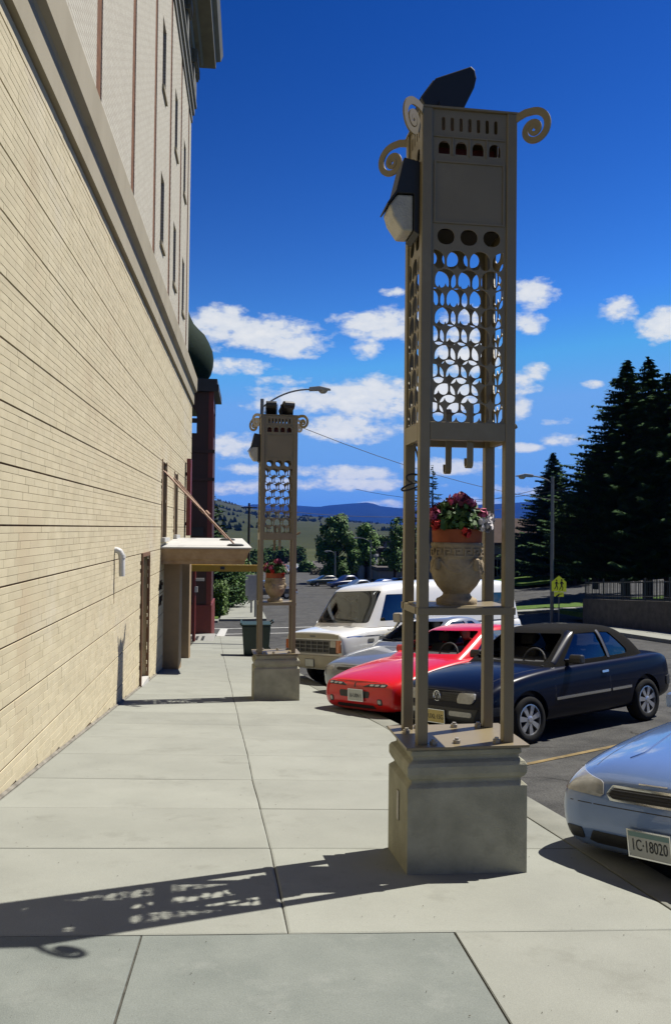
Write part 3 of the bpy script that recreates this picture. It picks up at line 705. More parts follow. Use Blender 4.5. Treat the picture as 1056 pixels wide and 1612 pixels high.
def make_tower(label, loc, rz):
    t = thing('lattice_tower', label, 'lamp tower', loc, rz, 'lattice lamp towers on concrete plinths')
    part('plinth', moulding(.375, .275, [(0, -.12), (0, .0), (0, .52), (.006, .525), (.03, .545), (.03, .56), (.012, .575), (.0, .60), (.0, .645), (.012, .665), (.04, .68), (.04, .70), (.028, .71), (.028, .735), (.04, .745)]), M_plinth, t, bevel=.004)
    part('cover_plate', MB().box(-.383, -.377, -.06, -.01, .26, .44), M_bolt, t)
    part('base_plate', MB().box(-.385, .385, -.285, .285, .752, .768), M_steel, t, bevel=.002)
    for x, y in ((-.2, -.21), (-.05, -.2), (.2, -.21), (.29, -.13), (-.2, .2), (.05, .2), (.21, .19), (-.3, .08)):
        b = part('bolt', MB().lathe([(.013, .768), (.013, .80)], 10, c=(x, y, 0)), M_bolt, t)
        part('nut', MB().lathe([(.024, .768), (.024, .788)], 6, c=(x, y, 0)), M_bolt, b)
    hx, hy = TW / 2, TD / 2
    for sx in (-1, 1):
        for sy in (-1, 1):
            part('post', MB().box(sx * hx - (PS if sx > 0 else 0), sx * hx + (PS if sx < 0 else 0), sy * hy - (PS if sy > 0 else 0), sy * hy + (PS if sy < 0 else 0), .766, 4.69), M_steel, t, bevel=.006)
    # rails
    def rails(name, z0, z1, e=.0, inn=.04):
        for sy in (-1, 1):
            a, b = sorted((sy * (hy + e), sy * (hy - inn))); part(name, MB().box(-hx - e, hx + e, a, b, z0, z1) if e else MB().box(-hx + PS, hx - PS, a, b, z0, z1), M_steel, t, bevel=.003)
        for sx in (-1, 1):
            a, b = sorted((sx * (hx + e), sx * (hx - inn))); part(name, MB().box(a, b, -hy + PS, hy - PS, z0, z1), M_steel, t, bevel=.003)
    rails('lower_rail', 2.63, 2.742)
    rails('shelf_rail', 1.555, 1.60, .006)
    part('shelf', MB().box(-hx + .02, hx - .02, -hy + .02, hy - .02, 1.597, 1.606), M_steel, t)
    front, wf = panel_mesh(3, 7, 4); side, ws = panel_mesh(2, 4, 2)
    for sy in (-1, 1):
        o = part('lattice_panel', front, M_steel, t); o.location = (0, sy * (hy - .016), 0)
        mb = MB()
        for z0, z1 in ((3.975, 3.987), (4.355, 4.367), (4.512, 4.522)): mb.box(-wf, wf, -.011, -.0041, z0, z1)
        for x in (-wf, wf - .012): mb.box(x, x + .012, -.011, -.0041, 3.987, 4.355)
        for i in range(3):
            c = (i - 1) * (2 * wf - .02) / 4; mb.box(c - .004, c + .004, -.011, -.0041, 4.40, 4.512)
        q = part('trim', mb, M_steel, o)
        if sy > 0: q.rotation_euler = (0, 0, pi)
    for sx in (-1, 1):
        o = part('lattice_panel', side, M_steel, t); o.location = (sx * (hx - .016), 0, 0); o.rotation_euler = (0, 0, pi / 2)
    part('red_liner', MB().box(-.20, .20, -.10, .10, 4.37, 4.50), M_redin, t)
    part('inner_deck', MB().box(-.23, .23, -.15, .15, 3.958, 3.97), M_inner, t)
    part('cap', MB().box(-hx - .004, hx + .004, -hy - .004, hy + .004, 4.688, 4.70), M_steel, t)
    for sx in (-1, 1):
        for sy in (-1, 1):
            o = part('scroll', MB().ribbon(spiral, spiral_w, .012), M_steel, t)
            o.location = (sx * (hx - .012), sy * (hy - .012), 4.69); o.rotation_euler = (0, 0, atan2(sy, sx))
    # wall lamp on the building side
    def sx_(poly, y0, y1): return MB().prism([(-hx - d, z) for d, z in poly], y0, y1, 'y')
    yb = -.05
    l = part('wall_lamp', sx_([(0, 4.37), (.10, 4.39), (.15, 4.18), (.205, 4.10), (.20, 4.09), (.14, 4.165), (.035, 4.165), (.035, 3.93), (0, 3.91)], yb - .12, yb + .12), M_black, t, bevel=.004)
    part('lens', sx_([(.037, 4.163), (.138, 4.163), (.188, 4.095), (.165, 4.02), (.105, 3.935), (.037, 3.935)], yb - .105, yb + .105), M_lens, l, bevel=.012)
    # hanger bars
    def hanger(x, y, z1, z0):
        pts = [(x, z1 - .02), (x, z0 + .03)] + [(x + .03 * sin(a) * .0 + .028 - .028 * cos(a), z0 + .03 - .03 * sin(a)) for a in frange(0, pi, 7)] + [(x + .056, z0 + .06)]
        mb = MB(); 
        mb.ribbon([(p[0] - x + y, p[1]) for p in pts], .01, .04, 'yz', x)
        mb.ribbon([(y + .03 - .03 * cos(a), z1 - .02 + .03 * sin(a)) for a in frange(0, pi, 7)], .01, .04, 'yz', x)
        part('hanger', mb, M_steel, t)
    hanger(.03, -hy + .055, 2.86, 2.47); hanger(-.03, hy - .12, 2.86, 2.45)
    part('stub_bar', MB().tube([(hx - .02, 0, 2.70), (hx + .085, 0, 2.76)], .02, 6), M_steel, t)
    return t
t1 = make_tower('nearest tall khaki lattice tower with scrolls on concrete plinth, by the sky blue car', (1.325, 5.2, walk_z(1.325, 4.95)), radians(2.2))
t2 = copy_tree(t1); t2.location = (.46, 13.85, walk_z(.44, 13.6) - .01); t2.rotation_euler = (0, 0, radians(3.5))
t2['label'] = 'smaller, farther khaki lattice tower with two small floodlights, beside the white van'
fh = part('floodlight', MB().prism([(-.28, .01), (-.30, .05), (-.215, .17), (-.01, .255), (.012, .235), (.022, .19), (.01, .135), (-.05, .01)], -.11, .11, 'y'), M_black, t1, bevel=.006)
fh.location = (.05, .0, 4.75); fh.scale = (1.12, 1.0, 1.12)
part('lens', MB().prism([(-.302, .055), (-.297, .065), (-.222, .165), (-.228, .165)], -.09, .09, 'y'), M_lens, fh); part('bracket', MB().box(-.2, -.12, -.13, .13, -.0, .03), M_black, fh)
flood(t2, -.12, .0, 4.70, radians(-95), radians(30), .9); flood(t2, .14, .0, 4.70, radians(-72), radians(35), .9)
# loose cable tied to the rear post of the near tower
pts = [(-.28, .06, 2.76), (-.27, .05, 2.62), (-.25, .0, 2.5), (-.22, -.06, 2.42)]
for k in range(2):
    for a in frange(0, 2 * pi, 14): pts.append((-.25 - .05 * (1 - cos(a)) * (1 + .3 * k), -.06 + .03 * sin(a), 2.40 - .05 * k + .03 * sin(a + k)))
part('cable', MB().tube(pts, .006, 6), M_cable, t1, smooth=True)

# ------------------------------------------------------------------ flower urns on the tower shelves
M_urn = mat('urn_stone', (.50, .405, .27), .85, col2=(.34, .26, .16), scale=7, bump=.35, bscale=60, stain=((.11, .08, .05), 5, .6, .56))
M_terra = mat('terracotta', (.38, .11, .05), .8, var=.18, scale=8)
M_leaf = mat('geranium_leaf', (.06, .13, .025), .6, island=.35, spec=.3)
M_pink = mat('pink_petal', (.62, .10, .22), .7, island=.4)
M_maroon = mat('maroon_petal', (.22, .012, .03), .7, island=.4)
M_whitep = mat('white_petal', (.78, .74, .74), .7, island=.08)
M_redp = mat('red_petal', (.62, .015, .01), .7, island=.2)
def petals(c, r, n, seed, size=.02):
    g = random.Random(seed); mb = MB()
    for _ in range(n):
        d = Vector((g.gauss(0, 1), g.gauss(0, 1), g.gauss(.35, 1))).normalized(); p = Vector(c) + d * r * g.uniform(.7, 1.05)
        a = d.orthogonal().normalized(); a = (Matrix.Rotation(g.uniform(0, 6.28), 3, d) @ a); b = d.cross(a); s = size * g.uniform(.7, 1.25)
        tl = d * s * .35
        mb.add([p - a * s * .5 - b * s * .4, p + a * s * .5 - b * s * .4, p + a * s * .65 + b * s * .2 + tl, p + b * s * .65 + tl * 1.6, p - a * s * .65 + b * s * .2 + tl], [(0, 1, 2, 3, 4)])
    return mb
def make_urn(label, mtx):
    u = thing('flower_urn', label, 'urn', group='flower urns on the tower shelves', mtx=mtx)
    prof = [(.0, 0), (.128, 0), (.132, .018), (.126, .03), (.11, .036), (.09, .05), (.086, .062), (.10, .078), (.13, .11), (.154, .15), (.168, .20), (.171, .24), (.160, .262), (.158, .27), (.161, .275), (.161, .335), (.165, .34), (.168, .35), (.162, .362), (.15, .365), (.145, .34), (.02, .30)]
    body = part('urn_body', MB().lathe(prof, 40, cap=False), M_urn, u, smooth=True, angle=50)
    key = MB(); R = .162
    def blk(a0, a1, z0, z1):
        vs = []
        for a in (a0, a1):
            for rr in (R - .004, R + .008):
                for z in (z0, z1): vs.append((rr * cos(a), rr * sin(a), z))
        key.add(vs, [(0, 1, 3, 2), (4, 6, 7, 5), (0, 4, 5, 1), (2, 3, 7, 6), (0, 2, 6, 4), (1, 5, 7, 3)])
    n = 16
    for i in range(n):
        a = 2 * pi * i / n; w = 2 * pi / n; th_ = w / 7
        blk(a, a + w * .98, .281, .289); blk(a, a + th_, .289, .328); blk(a + th_, a + 5 * th_, .320, .328); blk(a + 4 * th_, a + 5 * th_, .303, .320); blk(a + 2 * th_, a + 4 * th_, .303, .310)
    part('key_frieze', key, M_urn, body)
    for i in range(4):
        a = pi / 4 + i * pi / 2 + .5; sw_ = MB()
        pts = []
        for t in frange(-1, 1, 13):
            aa = a + t * .62; z = .255 - .06 * (1 - t * t); r = .168 + .004 - .02 * (1 - t * t) * .9; pts.append((r * cos(aa), r * sin(aa), z))
        sw_.tube(pts, [.008 + .012 * (1 - abs(t)) for t in frange(-1, 1, 13)], 7)
        part('garland', sw_, M_urn, body, smooth=True)
        a2 = a + pi / 4; c = Vector((.168 * cos(a2), .168 * sin(a2), .235)); hd = MB().lathe([(.004, -.035), (.02, -.028), (.028, 0), (.024, .03), (.008, .042)], 10, c=tuple(c))
        part('mask', hd, M_urn, body, smooth=True)
    part('terracotta_pot', MB().lathe([(.135, .30), (.142, .355), (.158, .365), (.161, .44), (.149, .443), (.14, .40), (.01, .395)], 36, cap=False), M_terra, u, smooth=True, angle=45)
    g = random.Random(4); mb = MB()
    for _ in range(900):
        a = g.uniform(0, 6.283); r = sqrt(g.random()) * .19; h = g.random()
        p = Vector((r * cos(a), r * sin(a), .45 + (.16 * (1 - (r / .2) ** 2) + .03) * h))
        d = (Vector((cos(a) * r * 4, sin(a) * r * 4, .6)) + Vector((g.uniform(-.7, .7), g.uniform(-.7, .7), g.uniform(-.5, .5)))).normalized()
        e = d.orthogonal().normalized(); e = Matrix.Rotation(g.uniform(0, 6.28), 3, d) @ e; f = d.cross(e); s = g.uniform(.016, .032)
        mb.add([p - e * s * .8, p - f * s * .7 - d * s * .2, p + e * s * .8, p + f * s * .9, p - e * s * .4 + f * s * .7], [(0, 1, 2, 3, 4)])
    part('foliage', mb, M_leaf, u)
    heads = [(-.03, -.05, .60, .042, M_pink, M_maroon), (.012, -.06, .61, .045, M_maroon, M_pink), (.055, -.04, .585, .045, M_pink, M_maroon), (.06, .06, .60, .04, M_maroon, M_pink),
             (.135, -.06, .52, .042, M_pink, M_maroon), (.19, -.04, .50, .04, M_whitep, M_whitep), (.115, -.13, .47, .032, M_whitep, M_whitep), (.17, -.09, .465, .03, M_whitep, M_whitep),
             (-.17, -.06, .52, .036, M_pink, M_maroon), (-.165, -.10, .465, .022, M_redp, M_redp), (.01, -.165, .425, .022, M_redp, M_redp), (-.10, .10, .55, .04, M_pink, M_maroon), (-.15, .08, .50, .035, M_maroon, M_pink), (.03, .15, .52, .04, M_pink, M_maroon)]
    for i, (x, y, z, r, A, Bm) in enumerate(heads):
        f = part('flower', petals((x, y, z), r, 46, i, .024), A, u)
        if Bm is not A: part('petal_centres', petals((x, y, z), r * .97, 26, i + 50, .02), Bm, f)
        part('stem', bar((x * .6, y * .6, .42), (x, y, z), .003, 5), M_leaf, f)
    return u
def on_shelf(t, dx, dy, rz):
    bpy.context.view_layer.update()
    return t.matrix_world @ Matrix.Translation((dx, dy, 1.606)) @ Matrix.Rotation(rz, 4, 'Z') @ Matrix.Diagonal((1, 1, 1.08, 1))
u1 = make_urn('larger stone urn with Greek key band and pink flowers, on the nearest tower', on_shelf(t1, .0, .0, 0))
u2 = copy_tree(u1); u2.matrix_world = on_shelf(t2, -.02, 0, radians(40)); u2['label'] = 'small looking stone flower urn on the far tower beside the white van'
# ------------------------------------------------------------------ vehicles (x runs back from the front bumper, +y is the car's right, z up)
M_rub = mat('tyre_rubber', (.022, .022, .022), .85, var=.15, scale=10)
M_alloy = mat('alloy_rim', (.50, .50, .50), .3, metal=.8, var=.05)
M_chrome = mat('chrome', (.62, .62, .62), .14, metal=1.0)
M_trim = mat('black_trim', (.018, .018, .019), .5, var=.1)
M_seat = mat('dark_seat_cloth', (.035, .034, .034), .9, var=.2, scale=12)
M_int = mat('interior_plastic', (.03, .03, .032), .7, var=.1)
M_hl = mat('headlamp_lens', (.42, .41, .37), .12, var=.15, scale=16, coat=1.0)
M_amber = mat('amber_lens', (.65, .16, .03), .2, coat=1.0)
M_redl = mat('red_lens', (.40, .02, .02), .2, coat=1.0)
M_platew = mat('number_plate_white', (.62, .64, .60), .5, var=.06)
M_platey = mat('number_plate_yellow', (.66, .52, .17), .5, var=.05)
M_ink = mat('plate_ink', (.02, .025, .03), .6)
G_clear = glass('car_glass', (.42, .50, .48), .06)
G_dark = glass('car_glass_tinted', (.10, .12, .13), .05)

def subdiv_mesh(me, lv=2):
    o = bpy.data.objects.new('tmp', me); COL.objects.link(o); s = o.modifiers.new('s', 'SUBSURF'); s.levels = lv; s.render_levels = lv
    r = eval_mesh(o); bpy.data.objects.remove(o); return r
def boolean(me, cutters, solid=0.0):
    o = bpy.data.objects.new('tmp', me); COL.objects.link(o); cs = []
    if solid:
        s = o.modifiers.new('so', 'SOLIDIFY'); s.thickness = solid; s.offset = -1
    for c in cutters:
        q = bpy.data.objects.new('cut', c.mesh('cut')); COL.objects.link(q); cs.append(q)
        b = o.modifiers.new('b', 'BOOLEAN'); b.operation = 'DIFFERENCE'; b.object = q; b.solver = 'EXACT'
    r = eval_mesh(o); bpy.data.objects.remove(o)
    for q in cs: bpy.data.objects.remove(q)
    return r
def st(x, w, zl, zm, zs, z5, z6, z7, k5=.90, k6=.55, nose=(0,) * 8):
    return [(x + nose[0], 0, zl), (x + nose[1], w * .82, zl), (x + nose[2], w * .965, zl + .07), (x + nose[3], w, zm), (x + nose[4], w * .98, zs), (x + nose[5], w * k5, z5), (x + nose[6], w * k6, z6), (x + nose[7], 0, z7)]
def body_mesh(sts, lv=2):
    vs = []; n = 14; fs = []
    for s in sts:
        vs += [s[0]] + s[1:7] + [s[7]] + [(x, -y, z) for x, y, z in reversed(s[1:7])]
    for i in range(len(sts) - 1):
        for k in range(n): fs.append((i * n + k, i * n + (k + 1) % n, (i + 1) * n + (k + 1) % n, (i + 1) * n + k))
    for o in (0, (len(sts) - 1) * n):
        fs.append((o, o + 1, o + 13)); fs += [(o + k, o + k + 1, o + 13 - k, o + 14 - k) for k in range(1, 6)]; fs.append((o + 6, o + 7, o + 8))
    return subdiv_mesh(MB().add(vs, fs).mesh('body'), lv)
def cab_ring(xf, xr, wf, wm, wr, bf, br, zf, zm, zr):
    def sd(t): return (wf * (1 - t) ** 2 + 2 * (2 * wm - .5 * wf - .5 * wr) * t * (1 - t) + wr * t * t, xf + (xr - xf) * t, (zf * (1 - t) ** 2 + 2 * (2 * zm - .5 * zf - .5 * zr) * t * (1 - t) + zr * t * t))
    h = [(xf - bf, 0, zf), (xf - bf * .78, wf * .55, zf), (xf - bf * .12, wf * .955, zf)]
    for t in (.06, .25, .5, .75, .95):
        w, x, z = sd(t); h.append((x, w, z))
    h += [(xr + br * .12, wr * .94, zr), (xr + br * .78, wr * .55, zr), (xr + br, 0, zr)]
    return h
def cabin_mesh(rings, lv=2):
    vs = []; fs = []; H = len(rings[0]); n = 2 * H - 2
    for r in rings: vs += r + [(x, -y, z) for x, y, z in reversed(r[1:-1])]
    for i in range(len(rings) - 1):
        for k in range(n): fs.append((i * n + k, i * n + (k + 1) % n, (i + 1) * n + (k + 1) % n, (i + 1) * n + k))
    o = (len(rings) - 1) * n
    fs.append((o, o + 1, o + n - 1)); fs += [(o + k, o + k + 1, o + n - k - 1, o + n - k) for k in range(1, H - 2)]; fs.append((o + H - 2, o + H - 1, o + H))
    return subdiv_mesh(MB().add(vs, fs).mesh('cabin'), lv)
def tree_of(me):
    return BVHTree.FromPolygons([v.co for v in me.vertices], [tuple(p.vertices) for p in me.polygons])
AX = {'front': (Vector((1, 0, 0)), -3.0), 'rear': (Vector((-1, 0, 0)), 9.0), 'left': (Vector((0, 1, 0)), -3.0), 'right': (Vector((0, -1, 0)), 3.0), 'top': (Vector((0, 0, -1)), 4.0)}
def lay(bvh, poly, side, off=.003, thick=.012, n=18, m=6):
    """a thin moulded piece following the surface: poly in (y,z) front/rear, (x,z) left/right, (x,y) top"""
    d, start = AX[side]
    us = [p[0] for p in poly]; u0, u1 = min(us), max(us); cols = []
    for i in range(n + 1):
        u = u0 + (u1 - u0) * min(max(i / n, 1e-4), 1 - 1e-4); hit = []
        for k, p in enumerate(poly):
            q = poly[(k + 1) % len(poly)]
            if (p[0] - u) * (q[0] - u) <= 0 and p[0] != q[0]:
                t = (u - p[0]) / (q[0] - p[0]); hit.append(p[1] + t * (q[1] - p[1]))
        if len(hit) < 2: continue
        a, b = min(hit), max(hit); col = []
        for j in range(m + 1):
            v = a + (b - a) * j / m
            o = {'front': Vector((start, u, v)), 'rear': Vector((start, u, v)), 'left': Vector((u, start, v)), 'right': Vector((u, start, v)), 'top': Vector((u, v, start))}[side]
            loc, nr, idx, ds = bvh.ray_cast(o, d)
            if loc is None or (loc - o).dot(d) > 4.2: loc = None
            col.append(loc)
        cols.append(col)
    last = None
    flat = [c for col in cols for c in col if c is not None]
    if not flat: return MB().box(0, .001, 0, .001, 0, .001)
    for col in cols:
        for j in range(len(col)):
            if col[j] is None:
                nb = [c for c in col if c is not None]
                col[j] = (nb[0] if nb else flat[0]).copy()
    mb = MB(); A = [[tuple(p - d * off) for p in c] for c in cols]; mb.grid(A)
    Bk = [[tuple(p - d * off + d * thick) for p in c] for c in cols]
    rim = lambda X: [c[0] for c in X] + X[-1][1:] + [c[-1] for c in X[::-1]][1:] + X[0][::-1][1:-1]
    ra, rb = rim(A), rim(Bk); k = len(ra)
    mb.add(ra + rb, [(i, (i + 1) % k, (i + 1) % k + k, i + k) for i in range(k)])
    return mb
def mir(poly): return [(-p[0], p[1]) for p in poly]
def rounded(poly, r=.03, n=4):
    out = []; N = len(poly)
    for i in range(N):
        p0, p, p1 = Vector(poly[i - 1]), Vector(poly[i]), Vector(poly[(i + 1) % N])
        a = (p0 - p); b = (p1 - p); ra = min(r, a.length * .4); rb = min(r, b.length * .4)
        A, Bq = p + a.normalized() * ra, p + b.normalized() * rb
        for k in range(n + 1):
            t = k / n; out.append(tuple(A * (1 - t) ** 2 + p * 2 * t * (1 - t) + Bq * t * t))
    return out
def wheel(car, x, y, r, w, spokes, style='alloy', M=None):
    s = 1 if y > 0 else -1; y0 = y
    prof = [(r * .63, -w * .42), (r * .70, -w * .5), (r * .90, -w * .5), (r * .975, -w * .38), (r, -w * .2), (r, w * .2), (r * .975, w * .38), (r * .90, w * .5), (r * .70, w * .5), (r * .63, w * .42)]
    wh = part('wheel', MB().lathe(prof, 36, 'y', (x, y0, r), cap=False), M_rub, car, smooth=True, angle=50)
    A = M or M_alloy; yo = y0 + s * w * .36
    rim = MB().lathe([(r * .645, -w * .42 * s), (r * .645, w * .44 * s), (r * .60, w * .45 * s), (r * .585, w * .30 * s), (r * .585, -w * .3 * s)], 36, 'y', (x, y0, r), cap=False)
    part('rim', rim, A, wh, smooth=True, angle=40)
    part('hub_dish', MB().lathe([(r * .58, 0), (r * .3, .01 * s)], 24, 'y', (x, y0 + s * w * .05, r)), M_trim, wh)
    sp = MB()
    for k in range(spokes):
        a = 2 * pi * k / spokes + .3; c, q = cos(a), sin(a); wid = r * (.095 if style == 'alloy' else .16)
        pts = [(r * .10, wid * .7), (r * .6, wid * 1.25)]
        vs = []
        for rr, hw in pts:
            for sg in (-1, 1):
                px, pz = c * rr - q * hw * sg, q * rr + c * hw * sg
                vs += [(x + px, yo + s * .012, r + pz), (x + px, yo - s * .03, r + pz)]
        sp.add(vs, [(0, 2, 6, 4), (1, 5, 7, 3), (0, 4, 5, 1), (2, 3, 7, 6), (0, 1, 3, 2), (4, 6, 7, 5)])
    sp.lathe([(r * .17, -.03 * s), (r * .17, .012 * s), (r * .10, .022 * s)], 16, 'y', (x, yo, r))
    part('spokes', sp, A, wh)
    return wh
def car_matrix(x, y, ang=HEAD, z=None, s=1.0):
    p0 = Vector((x, y, road_z(x, y)))
    e = .6
    def R(X, Y): return road_z(X, Y)
    bx, by = cos(ang), sin(ang)
    a = Vector((bx * 2, by * 2, R(x + bx * 3, y + by * 3) - R(x + bx, y + by))).normalized()
    b0 = Vector((-by * 1.2, bx * 1.2, R(x + bx * 2 - by * .6, y + by * 2 + bx * .6) - R(x + bx * 2 + by * .6, y + by * 2 - bx * .6))).normalized()
    n = a.cross(b0).normalized(); b = n.cross(a)
    zz = R(x + bx, y + by) - a.z / max(1e-6, sqrt(a.x ** 2 + a.y ** 2)) * 1.0 if z is None else z
    m_ = Matrix((a, b, n)).transposed().to_4x4(); m_ = m_ @ Matrix.Scale(s, 4); m_.translation = (x, y, zz); return m_
def paint(name, col, rough=.32, metal=.0, var=.03): return mat(name, col, rough, metal=metal, coat=1.0, var=var, scale=2)
def seats(car, xs, zb, top, w=.36):
    for x in xs:
        for y in (-w, w):
            s = part('seat', MB().prism([(x, zb - .06), (x + .12, zb - .06), (x + .22, top - .2), (x + .12, top - .18)], y - .22, y + .22, 'y'), M_seat, car, bevel=.04)
            part('headrest', MB().prism([(x + .14, top - .16), (x + .22, top - .16), (x + .26, top), (x + .17, top)], y - .12, y + .12, 'y'), M_seat, s, bevel=.03)
def build_car(name, label, mtx, P, group='cars parked nose-in to the kerb'):
    car = thing(name, label, P.get('cat', 'car'), group=group, mtx=mtx)
    pm = P['paint']; r = P['wr']; tr = P['track']
    bm_ = body_mesh(P['body'], P.get('lv', 2)); bt = tree_of(bm_)
    cutters = []
    for ax in P['axles']:
        for s in (-1, 1): cutters.append(MB().lathe([(r * 1.17, -.2), (r * 1.17, .2)], 32, 'y', (ax, s * (tr + .14), r * 1.04)))
    cut = boolean(bm_, cutters)
    if len(cut.polygons) < 50: cut = bm_
    cut.shade_smooth(); cut.set_sharp_from_angle(angle=radians(38))
    body = part('body', cut, pm, car)
    cmh = cabin_mesh(P['cabin'], P.get('lv', 2)); ct = tree_of(cmh)
    cc = []
    for w in P['side_windows']: cc.append(MB().prism(rounded(w, .035), -1.6, 1.6, 'y'))
    ws = rounded(P['windscreen'], .05); cc.append(MB().prism(ws, -.5, P['ws_limit'], 'x'))
    rw = P.get('rear_window')
    if rw: cc.append(MB().prism(rounded(rw, .05), P['rw_limit'], 9, 'x'))
    cc2 = boolean(cmh, cc, .03)
    if len(cc2.polygons) < 50: cc2 = cmh
    cc2.shade_smooth(); cc2.set_sharp_from_angle(angle=radians(38))
    cab = part('cabin', cc2, P.get('roof', pm), car)
    gs = P.get('glass', G_clear)
    part('windscreen', lay(ct, ws, 'front', -.012, .004, 20, 8), gs, car, smooth=True)
    for w in P['side_windows']:
        for s in ('left', 'right'): part('side_window', lay(ct, rounded(w, .035), s, -.012, .004, 16, 5), P.get('side_glass', gs), car, smooth=True)
    if rw: part('rear_window', lay(ct, rounded(rw, .05), 'rear', -.012, .004, 16, 6), gs, car, smooth=True)
    for s_, ax in [(s, a) for a in P['axles'] for s in (-1, 1)]:
        wheel(car, ax, s_ * (tr - .09), r, .19, P.get('spokes', 6), P.get('wstyle', 'alloy'), P.get('wmat'))
    zb = P['belt']
    part('dark_interior_sheet', lay(bt, P['deck'], 'top', .015, .012, 14, 6), M_int, car)  # dark sheet laid over the closed body to pass for a dark interior
    seats(car, P['seats'], zb, P['seat_top'])
    x0 = P['seats'][0] - .55
    part('steering_wheel', MB().tube([(x0 + .08 * sin(t) * .5, -.36 + .18 * cos(t), zb + .05 + .16 * sin(t)) for t in frange(0, 2 * pi, 20)], .014, 6, False), M_int, car)
    for (poly, side, M, nm, off, th_) in P.get('lay', []):
        part(nm, lay(bt, poly, side, off, th_), M, car, smooth=True, angle=30)
    for (poly, side, M, nm, off, th_) in P.get('lay_cab', []):
        part(nm, lay(ct, poly, side, off, th_), M, car, smooth=True, angle=30)
    # door mirrors
    if 'mirror' in P:
        mx, mz, my = P['mirror']
        for s in (-1, 1):
            mm = MB().prism([(mx, mz), (mx + .10, mz), (mx + .10, mz + .11), (mx + .03, mz + .12), (mx, mz + .07)], s * my, s * (my + .19), 'y')
            mo = part('door_mirror', mm, P.get('mirror_mat', M_trim), car, bevel=.02)
            part('mirror_glass', MB().box(mx + .1005, mx + .103, min(s * (my + .02), s * (my + .17)), max(s * (my + .02), s * (my + .17)), mz + .015, mz + .10), M_chrome, mo)
            part('mirror_arm', MB().box(mx + .03, mx + .08, min(s * (my - .12), s * (my + .02)), max(s * (my - .12), s * (my + .02)), mz + .01, mz + .05), M_trim, mo)
    for (y0, y1) in ((-.5, .05), (0.05, .58)):       # wipers
        a, b = P['wiper']
        def pt(y):
            l = ct.ray_cast(Vector((-2, y, b + .02 + .05 * abs(y - y0))), Vector((1, 0, 0)))[0]; return (l - Vector((.015, 0, 0))) if l else Vector((a, y, b))
        part('wiper', MB().tube([pt(y0), pt((y0 + y1) / 2), pt(y1)], .008, 5), M_trim, car)
    return car, bt, ct
def number_plate(car, bvh, y, z, txt, M, w=.305, h=.152, size=.085, sx=.9, frame=M_chrome, out=.02, top=None, tilt=0.0):
    l = bvh.ray_cast(Vector((-3, y, z)), Vector((1, 0, 0)))[0]; x = (l.x if l else 0) - out
    p = part('number_plate', MB().box(x - .004, x, y - w / 2, y + w / 2, z - h / 2, z + h / 2), M, car)
    fr = MB().box(x - .006, x + .012, y - w / 2 - .008, y - w / 2, z - h / 2 - .008, z + h / 2 + .008).box(x - .006, x + .012, y + w / 2, y + w / 2 + .008, z - h / 2 - .008, z + h / 2 + .008)
    fr.box(x - .006, x + .012, y - w / 2, y + w / 2, z + h / 2, z + h / 2 + .008).box(x - .006, x + .012, y - w / 2, y + w / 2, z - h / 2 - .008, z - h / 2)
    part('plate_frame', fr, frame, p)
    tm = text_mesh(txt, size, .0015, sx); tm.transform(Matrix.Translation((x - .0055, y, z - .008)) @ Matrix.Rotation(-pi / 2, 4, 'Z'))
    part('lettering', tm, M_ink, p)
    if top: part('plate_band', MB().box(x - .0052, x - .0042, y - w / 2 + .004, y + w / 2 - .004, z + h / 2 - .032, z + h / 2 - .004), top, p)
    return p
def seam(x0, z0, x1, z1, w=.006): 
    dx, dz = x1 - x0, z1 - z0; l = sqrt(dx * dx + dz * dz); nx, nz = -dz / l * w / 2, dx / l * w / 2
    return [(x0 + nx, z0 + nz), (x1 + nx, z1 + nz), (x1 - nx, z1 - nz), (x0 - nx, z0 - nz)]
def both(poly, M, nm, off, th_): return [(poly, 'front', M, nm, off, th_), (mir(poly), 'front', M, nm, off, th_)]
def sides(poly, M, nm, off, th_): return [(poly, 'left', M, nm, off, th_), (poly, 'right', M, nm, off, th_)]

